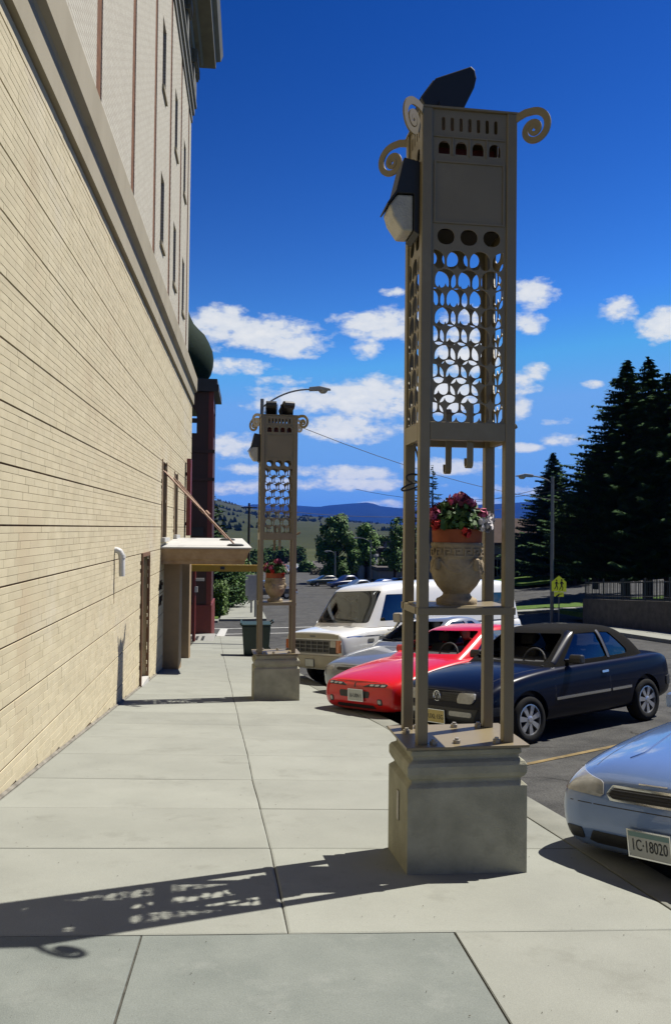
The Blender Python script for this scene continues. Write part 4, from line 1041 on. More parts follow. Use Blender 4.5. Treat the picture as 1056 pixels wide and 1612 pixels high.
# --- navy convertible
pn = mat('navy_paint', (.0035, .006, .020), .3, coat=.18, spec=.1, var=.05, scale=2)
M_grey0 = mat('dull_metal', (.16, .16, .165), .45, metal=.5)
M_canvas = mat('black_canvas', (.010, .0095, .009), .95, var=.15, scale=20, bump=.2, bscale=120, spec=.08)
golf = dict(paint=pn, roof=M_canvas, wr=.297, track=.83, axles=(.80, 3.275), spokes=7, belt=.90, seats=(2.02, 2.75), seat_top=1.26, glass=G_clear, side_glass=G_dark,
    body=[st(0, .70, .24, .40, .55, .62, .66, .67, nose=(.12, .08, .0, -.02, .01, .05, .05, .03)), st(.10, .79, .22, .42, .60, .68, .72, .73, nose=(.05, .03, 0, 0, .0, .03, .03, .0)), st(.40, .835, .20, .46, .74, .79, .83, .845), st(.80, .845, .19, .48, .81, .85, .90, .92),
          st(1.25, .845, .19, .48, .86, .89, .935, .95, k5=.88), st(1.9, .845, .19, .48, .88, .905, .92, .92), st(2.7, .845, .19, .48, .89, .915, .93, .93), st(3.3, .84, .20, .48, .90, .925, .945, .95), st(3.7, .825, .24, .5, .90, .93, .955, .96), st(3.94, .78, .28, .48, .84, .90, .93, .935), st(4.05, .70, .32, .46, .72, .82, .86, .87, nose=(-.08, -.05, 0, 0, -.02, -.05, -.06, -.06))],
    cabin=[cab_ring(1.22, 3.50, .74, .78, .70, .14, .10, .86, .86, .90), cab_ring(1.36, 3.43, .715, .765, .68, .14, .10, .95, .95, .98), cab_ring(1.72, 3.26, .63, .69, .61, .12, .09, 1.18, 1.18, 1.17), cab_ring(1.95, 3.02, .575, .615, .53, .10, .07, 1.325, 1.335, 1.31), cab_ring(2.08, 2.86, .47, .51, .42, .08, .06, 1.362, 1.385, 1.36), cab_ring(2.3, 2.6, .22, .25, .2, .05, .04, 1.385, 1.395, 1.385)],
    windscreen=[(-.645, .955), (.645, .955), (.525, 1.29), (-.525, 1.29)], ws_limit=2.02, rear_window=[(-.5, 1.0), (.5, 1.0), (.42, 1.2), (-.42, 1.2)], rw_limit=3.0,
    side_windows=[[(1.60, .945), (2.50, .955), (2.44, 1.285), (2.02, 1.285)], [(2.57, .955), (2.52, 1.285), (2.74, 1.27), (3.02, 1.02), (3.0, .965)]],
    deck=[(1.28, -.66), (3.3, -.66), (3.3, .66), (1.28, .66)], mirror=(1.62, .92, .80), wiper=(1.2, .955))
L = []
L += [([(-.56, .555), (.56, .555), (.56, .655), (-.56, .655)], 'front', M_trim, 'grille', .012, .02)]
L += both(rounded([(.36, .545), (.60, .545), (.63, .60), (.61, .665), (.36, .665)], .04), M_hl, 'headlight', .026, .03)
L += [([(-.66, .29), (.66, .29), (.68, .48), (-.68, .48)], 'front', M_trim, 'bumper_cover', .010, .02)]
L += both(rounded([(.24, .385), (.60, .385), (.60, .445), (.24, .445)], .015), M_hl, 'indicator', .018, .02)
L += sides([(.15, .40), (.15, .50), (.40, .50), (.40, .40)], M_trim, 'bumper_wrap', .006, .012)
L += sides([(1.30, .49), (2.42, .50), (2.42, .535), (1.30, .525)], M_chrome, 'rub_strip', .012, .014)
L += sides([(2.46, .50), (2.90, .505), (2.90, .54), (2.46, .535)], M_chrome, 'rub_strip', .012, .014)
for q in (seam(1.30, .25, 1.30, .86), seam(2.44, .25, 2.44, .88), seam(1.30, .25, 2.44, .25)): L += sides(q, M_dark, 'door_seam', .0006, .002)
L += sides(rounded([(2.26, .755), (2.40, .76), (2.40, .79), (2.26, .785)], .01), M_chrome, 'door_handle', .02, .02)
L += sides([(1.5, .893), (3.2, .918), (3.2, .932), (1.5, .905)], M_chrome, 'belt_moulding', .008, .012)
L += [(rounded([(3.80, .46), (4.02, .46), (4.02, .60), (3.80, .58)], .02), s, M_trim, 'rear_bumper_wrap', .012, .02) for s in ('left', 'right')]
L += [([(-.62, .675), (.62, .675), (.62, .681), (-.62, .681)], 'front', M_dark, 'hood_seam', .0008, .002)] + [(seam(.12, s * .60, 1.22, s * .70, .006), 'top', M_dark, 'hood_seam', .0008, .003) for s in (-1, 1)]
for k in range(4): L += [([(-.34, .567 + k * .022), (.34, .567 + k * .022), (.34, .573 + k * .022), (-.34, .573 + k * .022)], 'front', M_int, 'grille_bar', .018, .008)]
golf['lay'] = L
golf['lay_cab'] = [(seam(2.53, .94, 2.475, 1.31, .05), s, M_grey0, 'window_pillar', .006, .012) for s in ('left', 'right')] + \
                  [(seam(1.42, .93, 2.0, 1.33, .05), s, pn, 'screen_pillar', .006, .014) for s in ('left', 'right')]
gcar, gb, gc = build_car('convertible', 'navy blue soft top convertible with yellow plate beside the nearest tower', car_matrix(2.38, 10.22, radians(30.3)), golf)
number_plate(gcar, gb, -.02, .36, 'UXL\u00b715G', M_platey, size=.082, sx=.85, out=.03)
l = gb.ray_cast(Vector((-3, 0, .605)), Vector((1, 0, 0)))[0]; ex_ = l.x - .022
em = MB().tube([(ex_, .062 * cos(t), .605 + .062 * sin(t)) for t in frange(0, 2 * pi, 28)], .006, 6, False)
for pts in ([(-.027, .055), (0, .008), (.027, .055)], [(-.05, .03), (-.022, -.052), (0, .0), (.022, -.052), (.05, .03)]):
    em.tube([(ex_, p[0], .605 + p[1]) for p in pts], .0055, 5)
part('front_emblem', em, M_chrome, gcar)
part('inspection_sticker', lay(gc, [(-.60, .965), (-.48, .965), (-.47, 1.02), (-.58, 1.02)], 'front', .004, .002), M_platew, gcar)

# --- sky blue saloon, nose at the right edge of the frame
pb = paint('sky_blue_paint', (.20, .315, .60), .28, metal=.25)
sub = dict(paint=pb, wr=.30, track=.83, axles=(.92, 3.55), spokes=7, belt=.92, seats=(2.15, 3.0), seat_top=1.30, glass=G_clear, wmat=M_alloy,
    body=[st(0, .63, .23, .42, .56, .63, .67, .68, k5=.88, nose=(.16, .10, .02, -.015, .0, .05, .06, .05)), st(.07, .735, .21, .42, .57, .66, .71, .725, k5=.88, nose=(.08, .06, 0, 0, .0, .03, .04, .03)), st(.22, .80, .20, .44, .62, .715, .775, .79, k5=.86), st(.50, .84, .19, .46, .70, .78, .825, .835, k5=.86), st(.92, .85, .19, .48, .78, .84, .885, .90, k5=.86),
          st(1.35, .85, .19, .48, .85, .89, .935, .955, k5=.87), st(2.0, .85, .19, .48, .89, .92, .93, .93), st(3.0, .85, .19, .48, .90, .93, .94, .94), st(3.7, .84, .21, .48, .92, .96, .985, .99), st(4.2, .82, .25, .5, .92, .97, 1.0, 1.0), st(4.48, .77, .28, .48, .86, .94, .97, .97), st(4.58, .68, .32, .46, .74, .84, .9, .9)],
    cabin=[cab_ring(1.30, 3.95, .73, .77, .68, .16, .14, .88, .88, .93), cab_ring(1.46, 3.84, .71, .755, .66, .16, .14, .96, .96, 1.0), cab_ring(1.95, 3.55, .62, .67, .58, .13, .1, 1.22, 1.22, 1.24), cab_ring(2.2, 3.35, .56, .60, .53, .10, .08, 1.355, 1.37, 1.355), cab_ring(2.35, 3.2, .45, .48, .43, .08, .06, 1.39, 1.41, 1.39), cab_ring(2.6, 2.95, .2, .22, .2, .05, .04, 1.41, 1.42, 1.41)],
    windscreen=[(-.64, .97), (.64, .97), (.51, 1.32), (-.51, 1.32)], ws_limit=2.25, rear_window=[(-.55, 1.06), (.55, 1.06), (.46, 1.30), (-.46, 1.30)], rw_limit=3.3,
    side_windows=[[(1.74, .96), (2.60, .97), (2.56, 1.32), (2.26, 1.32)], [(2.68, .97), (2.64, 1.32), (3.15, 1.32), (3.45, 1.0)]],
    deck=[(1.36, -.66), (3.6, -.66), (3.6, .66), (1.36, .66)], mirror=(1.75, .94, .82), mirror_mat=pb, wiper=(1.35, .975))
L = []
L += both(rounded([(.335, .585), (.74, .60), (.745, .66), (.70, .725), (.36, .675)], .035), M_hl, 'headlight', .010, .03)
gr = rounded([(-.325, .575), (.325, .575), (.315, .665), (-.315, .665)], .045)
gr2 = rounded([(-.305, .59), (.305, .59), (.295, .65), (-.295, .65)], .035)
L += [(gr, 'front', M_chrome, 'grille_surround', .012, .02), (gr2, 'front', M_trim, 'grille', .017, .02)]
for k in range(3): L += [([(-.29, .600 + k * .017), (.29, .600 + k * .017), (.29, .606 + k * .017), (-.29, .606 + k * .017)], 'front', M_int, 'grille_bar', .024, .01)]
L += [(rounded([(-.50, .285), (.50, .285), (.47, .37), (-.47, .37)], .03), 'front', M_trim, 'air_intake', .006, .015)]
L += both(rounded([(.53, .30), (.66, .30), (.68, .375), (.53, .375)], .02), M_trim, 'side_intake', .006, .015)
L += [([(-.70, .535), (.70, .535), (.70, .541), (-.70, .541)], 'front', M_dark, 'bumper_seam', .0008, .002)]
L += [([(-.10, .686), (.10, .686), (.10, .693), (-.10, .693)], 'front', M_chrome, 'hood_badge', .006, .006)]
L += [(seam(.18, s * .52, 1.32, s * .66, .006), 'top', M_dark, 'hood_seam', .0008, .003) for s in (-1, 1)]
L += [(rounded([(.30, s * .33), (.42, s * .29), (1.30, s * .48), (1.30, s * .52), (.42, s * .345)], .03), 'top', pb, 'hood_crease', .007, .012) for s in (-1, 1)]
for q in (seam(1.45, .25, 1.45, .88), seam(2.62, .25, 2.62, .9), seam(3.5, .55, 3.45, .9)): L += sides(q, M_dark, 'door_seam', .0006, .002)
L += sides(rounded([(2.42, .76), (2.56, .76), (2.56, .79), (2.42, .79)], .01), M_trim, 'door_handle', .02, .02)
sub['lay'] = L
SUBX, SUBY = 2.44, 4.72
scar, sb, sc_ = build_car('saloon_car', 'sky blue saloon with plate 1C-18020 nosed over the kerb at right', car_matrix(SUBX, SUBY) @ Matrix.Rotation(radians(-2.5), 4, 'X'), sub)
M_pband = mat('plate_band_green', (.20, .34, .33), .5)
number_plate(scar, sb, .0, .355, '1C\u00b718020', M_platew, w=.285, h=.148, size=.096, sx=.66, out=.035, top=M_pband)

# --- red coupe
pr = mat('red_paint', (.80, .012, .010), .3, coat=.6, spec=.3, var=.03, scale=2)
RZ = .965
red = dict(paint=pr, wr=.295, track=.82, axles=(.95, 3.52), spokes=5, belt=.88, seats=(2.2, 3.0), seat_top=1.22, glass=G_clear,
    body=[st(0, .62, .20, .38, .54, .60, .62, .625, nose=(.14, .09, .01, -.02, .0, .05, .07, .05)), st(.08, .74, .19, .38, .55, .62, .65, .66, nose=(.06, .05, 0, 0, .0, .03, .04, .02)), st(.30, .81, .18, .42, .60, .68, .715, .73), st(.65, .84, .18, .44, .69, .76, .79, .80), st(1.0, .845, .18, .46, .76, .81, .85, .865),
          st(1.45, .845, .18, .46, .83, .865, .905, .92), st(2.2, .845, .18, .46, .86, .885, .89, .89), st(3.2, .845, .18, .46, .88, .905, .92, .92), st(3.9, .83, .22, .46, .89, .93, .95, .955), st(4.35, .78, .26, .46, .84, .90, .93, .93), st(4.48, .68, .30, .46, .72, .80, .86, .86)],
    cabin=[cab_ring(1.40, 3.75, .74, .77, .66, .18, .14, .85, .85, .90), cab_ring(1.56, 3.65, .715, .75, .64, .18, .14, .93, .93, .96), cab_ring(2.0, 3.35, .62, .67, .57, .14, .1, 1.14, 1.15, 1.16), cab_ring(2.3, 3.12, .56, .59, .51, .10, .08, 1.285, 1.30, 1.28), cab_ring(2.45, 2.98, .45, .48, .42, .08, .06, 1.315, 1.335, 1.315), cab_ring(2.62, 2.8, .2, .22, .2, .05, .04, 1.335, 1.345, 1.335)],
    windscreen=[(-.65, .93), (.65, .93), (.51, 1.255), (-.51, 1.255)], ws_limit=2.35, rear_window=[(-.54, 1.0), (.54, 1.0), (.45, 1.22), (-.45, 1.22)], rw_limit=3.1,
    side_windows=[[(1.84, .925), (2.72, .94), (2.68, 1.25), (2.34, 1.25)], [(2.80, .94), (2.76, 1.25), (2.95, 1.24), (3.25, .97)]],
    deck=[(1.46, -.66), (3.4, -.66), (3.4, .66), (1.46, .66)], mirror=(1.86, .90, .80), mirror_mat=pr, wiper=(1.45, .935))
L = []
hl = rounded([(.16, .555), (.60, .565), (.62, .60), (.56, .612), (.28, .600)], .02)
L += both(hl, M_trim, 'lamp_recess', .005, .012)
for y in (.30, .40, .51): L += both(rounded([(y, .572), (y + .07, .574), (y + .07, .598), (y, .596)], .008), M_hl, 'headlight', .012, .012)
L += both(rounded([(.03, .40), (.30, .40), (.32, .47), (.30, .495), (.03, .495)], .025), M_trim, 'grille', .006, .014)
L += both(rounded([(.46, .31), (.55, .31), (.55, .40), (.46, .40)], .03), M_trim, 'fog_recess', .005, .012)
L += both(rounded([(.475, .33), (.535, .33), (.535, .385), (.475, .385)], .02), M_hl, 'fog_lamp', .012, .012)
L += [(rounded([(-.42, .245), (.42, .245), (.40, .30), (-.40, .30)], .02), 'front', M_trim, 'air_intake', .004, .012)]
L += [([(-.012, .545), (.012, .545), (.028, .605), (.008, .605)], 'front', M_trim, 'nose_emblem', .006, .008)]
L += [([(-.68, .62), (.68, .62), (.68, .625), (-.68, .625)], 'front', M_dark, 'hood_seam', .0008, .002)]
for q in (seam(1.5, .25, 1.5, .86), seam(2.75, .25, 2.75, .9)): L += sides(q, M_dark, 'door_seam', .0006, .002)
L += sides([(.9, .43), (3.9, .45), (3.9, .50), (.9, .48)], pr, 'rub_strip', .012, .014)
red['lay'] = L
rcar, rb_, rc_ = build_car('coupe', 'red coupe with split lamps behind the nearest tower posts', car_matrix(1.58, 12.1, radians(35), s=1.03) @ Matrix.Diagonal((1, 1, RZ, 1)), red)
number_plate(rcar, rb_, -.06, .435, '16\u00b7U0N\u00b71', M_platew, w=.30, h=.16, size=.082, sx=.8, out=.025)

# --- silver hatch, mostly hidden between red coupe and van
ps = paint('silver_blue_paint', (.30, .33, .37), .3, metal=.4)
sil = dict(red); sil['paint'] = ps; sil['mirror_mat'] = ps; sil['glass'] = G_clear
sil['body'] = [[(x * .97, y * .98, z * 1.05) for x, y, z in s] for s in red['body']]
sil['cabin'] = [[(x * .97 - .12, y * .98, z * 1.06) for x, y, z in s] for s in red['cabin']]
def sc2(p): return [(a * .98, b * 1.06) for a, b in p]
def sc3(p): return [(a * .97 - .12, b * 1.06) for a, b in p]
sil['windscreen'] = sc2(red['windscreen']); sil['rear_window'] = sc2(red['rear_window']); sil['side_windows'] = [sc3(w) for w in red['side_windows']]
sil['ws_limit'] = 2.15; sil['rw_limit'] = 2.9; sil['wiper'] = (1.3, .99); sil['axles'] = (.92, 3.41); sil['belt'] = .93; sil['seat_top'] = 1.28; sil['mirror'] = (1.7, .95, .78); sil['seats'] = (2.0, 2.8)
L = both(rounded([(.36, .56), (.66, .57), (.68, .64), (.38, .63)], .03), M_hl, 'headlight', .008, .015)
L += [(rounded([(-.28, .57), (.28, .57), (.28, .62), (-.28, .62)], .02), 'front', M_trim, 'grille', .006, .012), (rounded([(-.5, .28), (.5, .28), (.48, .36), (-.48, .36)], .02), 'front', M_trim, 'air_intake', .004, .012)]
sil['lay'] = L
build_car('hatchback', 'silver blue car mostly hidden between the red coupe and white van', car_matrix(1.74, 14.45, radians(34)), sil)

# --- white van
pv = paint('white_van_paint', (1.0, .99, .94), .4)
M_cream = mat('cream_bumper', (.50, .45, .34), .55, var=.08, scale=4)
M_grey = mat('grey_grille', (.20, .20, .19), .45, var=.1)
van = dict(paint=pv, wr=.345, track=.93, axles=(.86, 4.05), spokes=8, wstyle='steel', belt=1.20, seats=(1.95, 2.9), seat_top=1.62, glass=G_clear, cat='van', wmat=M_grey,
    body=[st(0, .86, .38, .62, .92, 1.02, 1.06, 1.07, k5=.95, k6=.62, nose=(.10, .05, .0, .0, .015, .02, .02, .02)), st(.025, .905, .37, .62, .93, 1.035, 1.07, 1.08, k5=.95, k6=.62), st(.09, .94, .36, .62, .94, 1.05, 1.09, 1.10, k5=.95, k6=.6), st(.30, .965, .35, .64, .97, 1.09, 1.13, 1.14, k5=.94), st(.7, .985, .34, .66, 1.02, 1.15, 1.18, 1.19, k5=.95), st(1.2, .99, .34, .66, 1.04, 1.17, 1.19, 1.19, k5=.95), st(2.5, .99, .34, .66, 1.04, 1.17, 1.18, 1.18, k5=.95), st(4.2, .99, .35, .66, 1.04, 1.17, 1.18, 1.18, k5=.95), st(5.15, .98, .40, .66, 1.04, 1.17, 1.18, 1.18, k5=.95), st(5.26, .95, .42, .66, 1.0, 1.13, 1.15, 1.15, k5=.95)],
    cabin=[cab_ring(.64, 5.22, .90, .955, .93, .10, .03, 1.14, 1.14, 1.14), cab_ring(.71, 5.21, .885, .945, .92, .10, .03, 1.23, 1.22, 1.22), cab_ring(.94, 5.18, .84, .90, .88, .09, .03, 1.55, 1.55, 1.55), cab_ring(1.14, 5.12, .79, .84, .83, .08, .03, 1.86, 1.90, 1.88), cab_ring(1.30, 5.02, .70, .75, .73, .07, .03, 1.95, 2.01, 1.97), cab_ring(1.9, 4.6, .35, .4, .38, .05, .03, 2.03, 2.06, 2.03)],
    windscreen=[(-.82, 1.225), (.82, 1.225), (.735, 1.84), (-.735, 1.84)], ws_limit=1.2, rear_window=[(-.70, 1.30), (.70, 1.30), (.66, 1.74), (-.66, 1.74)], rw_limit=5.0,
    side_windows=[[(1.0, 1.25), (1.92, 1.25), (1.92, 1.76), (1.26, 1.76)], [(4.15, 1.28), (5.02, 1.28), (5.0, 1.72), (4.15, 1.72)]],
    deck=[(.85, -.82), (2.4, -.82), (2.4, .82), (.85, .82)], wiper=(.8, 1.26))
L = []
L += [([(-.80, .68), (.80, .68), (.80, .93), (-.80, .93)], 'front', M_trim, 'grille_recess', .004, .01)]
for k in range(4): L += [([(-.56, .69 + k * .072), (.56, .69 + k * .072), (.56, .705 + k * .072), (-.56, .705 + k * .072)], 'front', M_grey, 'grille_bar', .022, .02)]
for k in range(7):
    y = -.56 + k * 1.12 / 6; L += [([(y - .012, .69), (y + .012, .69), (y + .012, .921), (y - .012, .921)], 'front', M_grey, 'grille_bar', .020, .02)]
L += both(rounded([(.58, .80), (.745, .80), (.745, .925), (.58, .925)], .012), M_hl, 'headlight', .016, .02)
L += both([(.58, .70), (.745, .70), (.745, .785), (.58, .785)], M_trim, 'lamp_panel', .012, .02)
L += both(rounded([(.76, .70), (.88, .70), (.88, .93), (.76, .93)], .01), M_amber, 'indicator', .018, .03)
L += [(rounded([(-.90, .40), (.90, .40), (.91, .64), (-.91, .64)], .03), 'front', M_cream, 'bumper', .07, .10)]
L += [([(-.80, .955), (.80, .955), (.80, 1.045), (-.80, 1.045)], 'front', M_cream, 'hood_lip', .006, .012)]
L += [([(-.11, .985), (.05, .985), (.06, 1.015), (-.10, 1.015)], 'front', M_grey, 'hood_badge', .012, .008)]
for y in (-.62, -.18, .14): L += [(rounded([(.50, y), (.66, y), (.66, y + .26), (.50, y + .26)], .02), 'top', M_grey, 'cowl_vent', .006, .01)]
L += sides([(.15, .985), (5.1, .985), (5.1, 1.0), (.15, 1.0)], M_chrome, 'side_moulding', .004, .006)
for q in (seam(1.02, .45, 1.02, 1.14), seam(2.0, .45, 2.0, 1.14)): L += sides(q, M_dark, 'door_seam', .0006, .002)
L += sides(rounded([(.62, .88), (.76, .88), (.76, .94), (.62, .94)], .01), M_grey, 'side_marker', .008, .012)
van['lay'] = L
vcar, vb, vc = build_car('van', 'old white van with cream bumper and amber lamps behind the far tower', car_matrix(1.33, 16.9, radians(32.5), s=1.06), van)
number_plate(vcar, vb, -.02, .50, '', M_platew, w=.26, h=.13, out=.085, frame=M_grey)
tm = text_mesh('RAM', .075, .002, 1.0); tm.transform(Matrix.Translation((1.16, -1.0, 1.08)))
part('lettering', tm, M_grey, vcar)
mo = part('door_mirror', MB().box(1.15, 1.30, -1.30, -1.08, 1.22, 1.40), M_cream, vcar, bevel=.03)
part('mirror_arm', MB().tube([(1.2, -1.18, 1.22), (1.12, -1.10, 1.05), (1.02, -.98, .98)], .022, 6).tube([(1.24, -1.18, 1.22), (1.05, -1.05, .92)], .018, 6), M_chrome, mo)
# ------------------------------------------------------------------ trees and plants
M_bark = mat('bark', (.06, .045, .035), .95, var=.3, scale=12, bump=.5, bscale=30)
M_spruce = mat('spruce_needles', (.062, .108, .048), .95, island=.15, spec=0.0)
M_spruce2 = mat('spruce_needles_blue', (.075, .13, .065), .95, island=.15, spec=0.0)
M_decid = mat('broadleaf', (.085, .18, .03), .7, island=.5, spec=.3)
M_decid2 = mat('broadleaf_light', (.12, .24, .04), .7, island=.45, spec=.3)
M_hedge = mat('hedge_leaf', (.085, .16, .02), .7, island=.45, spec=.3)
def spruce(label, x, y, z, H, R, seed, M, levels=60, group='spruces across the street', base=.08, dens=1.0, lean=0):
    g = random.Random(seed); t = thing('spruce_tree', label, 'tree', (x, y, z), g.uniform(0, 6), group)
    part('trunk', MB().tube([(0, 0, -.5), (0, 0, H * .5), (lean, 0, H * .98)], [H * .022, H * .014, .02], 9), M_bark, t, smooth=True)
    mb = MB(); br = MB()
    for i in range(levels):
        f = i / (levels - 1); zz = H * (base + (1 - base) * f ** .92); rad = R * (1 - f) ** .85 * g.uniform(.82, 1.1) + .06
        nb = max(4, int((11 - 6 * f) * dens)); a0 = g.uniform(0, 6.28)
        for k in range(nb):
            a = a0 + 6.283 * k / nb + g.uniform(-.25, .25); L_ = rad * g.uniform(.45, 1.25); dirv = Vector((cos(a), sin(a), 0)); side = Vector((-sin(a), cos(a), 0))
            sweep = g.uniform(.10, .42)
            zj = zz + g.uniform(-.5, .5) * H / levels * 2.2
            def pos(s): return Vector((lean * f, 0, zj)) + dirv * (L_ * s) + Vector((0, 0, -sweep * L_ * s * (1 - .55 * s) + .10 * L_ * s * s))
            br.tube([pos(0), pos(.5), pos(.92)], [.03 * (1 - f) + .012, .018, .006], 4, False)
            ns = max(3, int(L_ * 5.2 * dens))
            for s in range(ns):
                u = .16 + .84 * (s + g.random() * .7) / ns; p = pos(u); w = (.16 + .42 * L_ * .25 * (1 - u) + .10) * g.uniform(.7, 1.2)
                for sg in (-1, 1):
                    tip = p + side * sg * w + dirv * w * g.uniform(.35, .8) + Vector((0, 0, -w * g.uniform(.1, .5)))
                    mid = (p + tip) / 2; nn = (tip - p).normalized(); up = Vector((0, 0, 1)); cr_ = nn.cross(up).normalized() * .085 * g.uniform(.7, 1.3)
                    mb.add([p, mid + cr_ + Vector((0, 0, .02)), tip, mid - cr_ - Vector((0, 0, .03))], [(0, 1, 2, 3)])
                h = g.uniform(.08, .24); q = p + dirv * g.uniform(-.05, .1)
                mb.add([q, q + dirv * .08 + Vector((0, 0, -h * .4)), q + Vector((0, 0, -h)), q - dirv * .08 + Vector((0, 0, -h * .4))], [(0, 1, 2, 3)])
            e = pos(1.0); mb.add([e + dirv * .16, e + side * .05, e - dirv * .12, e - side * .05], [(0, 1, 2, 3)])
    o_ = part('branches', br, M_bark, t); o_['kind'] = 'stuff'
    part('crown', mb, M, t)
    return t
def broadleaf(label, x, y, z, H, R, seed, M, n=7000, group='broadleaf trees down the street', bare=.18, leaf=.22, cat='tree', name='broadleaf_tree', pointed=.6):
    g = random.Random(seed); t = thing(name, label, cat, (x, y, z), 0, group)
    tr = MB().tube([(0, 0, -.4), (.05, 0, H * .4), (0, .1, H * .85)], [H * .03, H * .018, .03], 8)
    blobs = []
    for k in range(60):
        f = g.uniform(bare, .97); a = g.uniform(0, 6.28); rr = R * sin(min(1, (f - bare + .06) / (1 - bare)) * pi * .82 + .25) ** pointed * g.uniform(.25, .85)
        c = Vector((cos(a) * rr, sin(a) * rr, f * H)); blobs.append((c, R * g.uniform(.22, .42))); tr.tube([(0, 0, max(.2, c.z - rr * .9)), c], [.05 + H * .004, .015], 5, False)
    part('trunk', tr, M_bark, t)
    mb = MB()
    for _ in range(n):
        c, r = g.choice(blobs); d = Vector((g.gauss(0, 1), g.gauss(0, 1), g.gauss(0, 1))).normalized(); p = c + d * r * g.random() ** .33
        nv = (d + Vector((g.uniform(-.8, .8), g.uniform(-.8, .8), g.uniform(-.3, .9)))).normalized(); a = nv.orthogonal().normalized(); a = Matrix.Rotation(g.uniform(0, 6.28), 3, nv) @ a; b = nv.cross(a); s = leaf * g.uniform(.6, 1.25)
        mb.add([p - a * s * .5, p - b * s * .32, p + a * s * .5, p + b * s * .32], [(0, 1, 2, 3)])
    part('crown', mb, M, t)
    return t
def gz(x, y): return road_z(x, y)
# the dark group behind the retaining wall
BT = [(985, 572, 45, 5.0, 1), (1020, 566, 47, 5.2, 2), (1052, 590, 44, 5.6, 3), (938, 700, 58, 3.8, 4)]
lab = ['leftmost tall dark spruce of the group behind the retaining wall', 'tallest dark spruce behind the retaining wall, its top highest', 'dark spruce cut by the right edge of the photo', 'low dark spruce left of the tall group, in front of the long low building']
for (px, py, Y, R, sd), lb in zip(BT, lab):
    p = at_y(px, py, Y); z0 = gz(p.x, Y) + 1.0
    spruce(lb, p.x, Y, z0, p.z - z0, R, sd, M_spruce, 80, dens=1.45, base=.16)
p = at_y(870, 715, 77); spruce('single lighter spruce behind the street lamp and crossing sign', p.x, 77, gz(p.x, 77), p.z - gz(p.x, 77), 4.6, 11, M_spruce2, 84, dens=1.6, base=.10)
p = at_y(681, 738, 95); spruce('distant spruce seen through the nearest tower above its flowers', p.x, 95, gz(p.x, 95), p.z - gz(p.x, 95), 3.4, 12, M_spruce, 34, dens=.7, base=.05)
p = at_y(652, 752, 97); spruce('thin distant spruce seen between the left posts of the nearest tower', p.x, 97, gz(p.x, 97), p.z - gz(p.x, 97), 2.2, 13, M_spruce, 30, dens=.7, base=.05)
p = at_y(343, 762, 58); spruce('spruce rising beyond the dark red building above the canopy', p.x - .6, 58, gz(p.x, 58), p.z - gz(p.x, 58), 3.0, 14, M_spruce, 36, dens=.9, base=.1)
def bl(label, px, py, Y, R, sd, M, **k):
    p = at_y(px, py, Y); z = gz(p.x, Y); return broadleaf(label, p.x, Y, z, p.z - z, R, sd, M, **k)
bl('tallest green broadleaf tree beside the houses, above the parked cars', 531, 806, 112, 2.9, 21, M_decid, n=20000, bare=.02, leaf=.36)
bl('smaller pale green tree right of the tallest broadleaf tree', 576, 826, 118, 1.9, 22, M_decid2, n=4500, bare=.3, leaf=.40)
bl('dark bushy tree behind the hedge left of the far sidewalk', 352, 880, 60, 2.4, 23, M_decid, n=6000, bare=.08)
bl('dark street tree overhanging the far left sidewalk', 366, 872, 74, 2.6, 24, M_decid, n=6000, bare=.12, leaf=.26)
bl('small round tree at the end of the street by the flowering bush', 482, 884, 150, 1.9, 25, M_decid, n=2500, bare=.05, leaf=.4)
bl('grey pink flowering bush at the end of the street', 505, 900, 140, 2.2, 26, mat('blossom_leaf', (.14, .13, .10), .8, island=.4), n=2500, bare=.05, leaf=.35, name='flowering_bush', cat='bush')
bl('small tree beside the houses behind the nearest tower', 622, 815, 108, 1.6, 27, M_decid, n=3000, bare=.2, leaf=.35)
bl('pale green tree behind the single spruce by the long low building', 905, 800, 70, 3.0, 28, M_decid, n=4000, bare=.15, leaf=.3)
bl('bright green tree between the tallest broadleaf tree and the grey houses', 562, 850, 124, 1.8, 31, M_decid2, n=3500, bare=.15, leaf=.36)
bl('green tree above the roofs right of the tallest broadleaf tree', 600, 846, 150, 2.4, 32, M_decid, n=3500, bare=.15, leaf=.42)
bl('dark green yard tree between the houses and the nearest tower', 606, 872, 117, 1.3, 33, M_decid, n=2200, bare=.1, leaf=.3)
for i, (px, py, Y) in enumerate(((405, 868, 170), (418, 866, 190), (437, 862, 200), (447, 866, 180), (470, 862, 220), (395, 872, 150), (427, 864, 230))):
    bl('%s dark tree from the left in the row below the hill' % ('first second third fourth fifth sixth seventh'.split()[[395, 405, 418, 427, 437, 447, 470].index(px)]), px, py, Y, 2.6, 40 + i, M_spruce, n=1400, bare=.03, leaf=.6, group='dark trees at the foot of the hill')
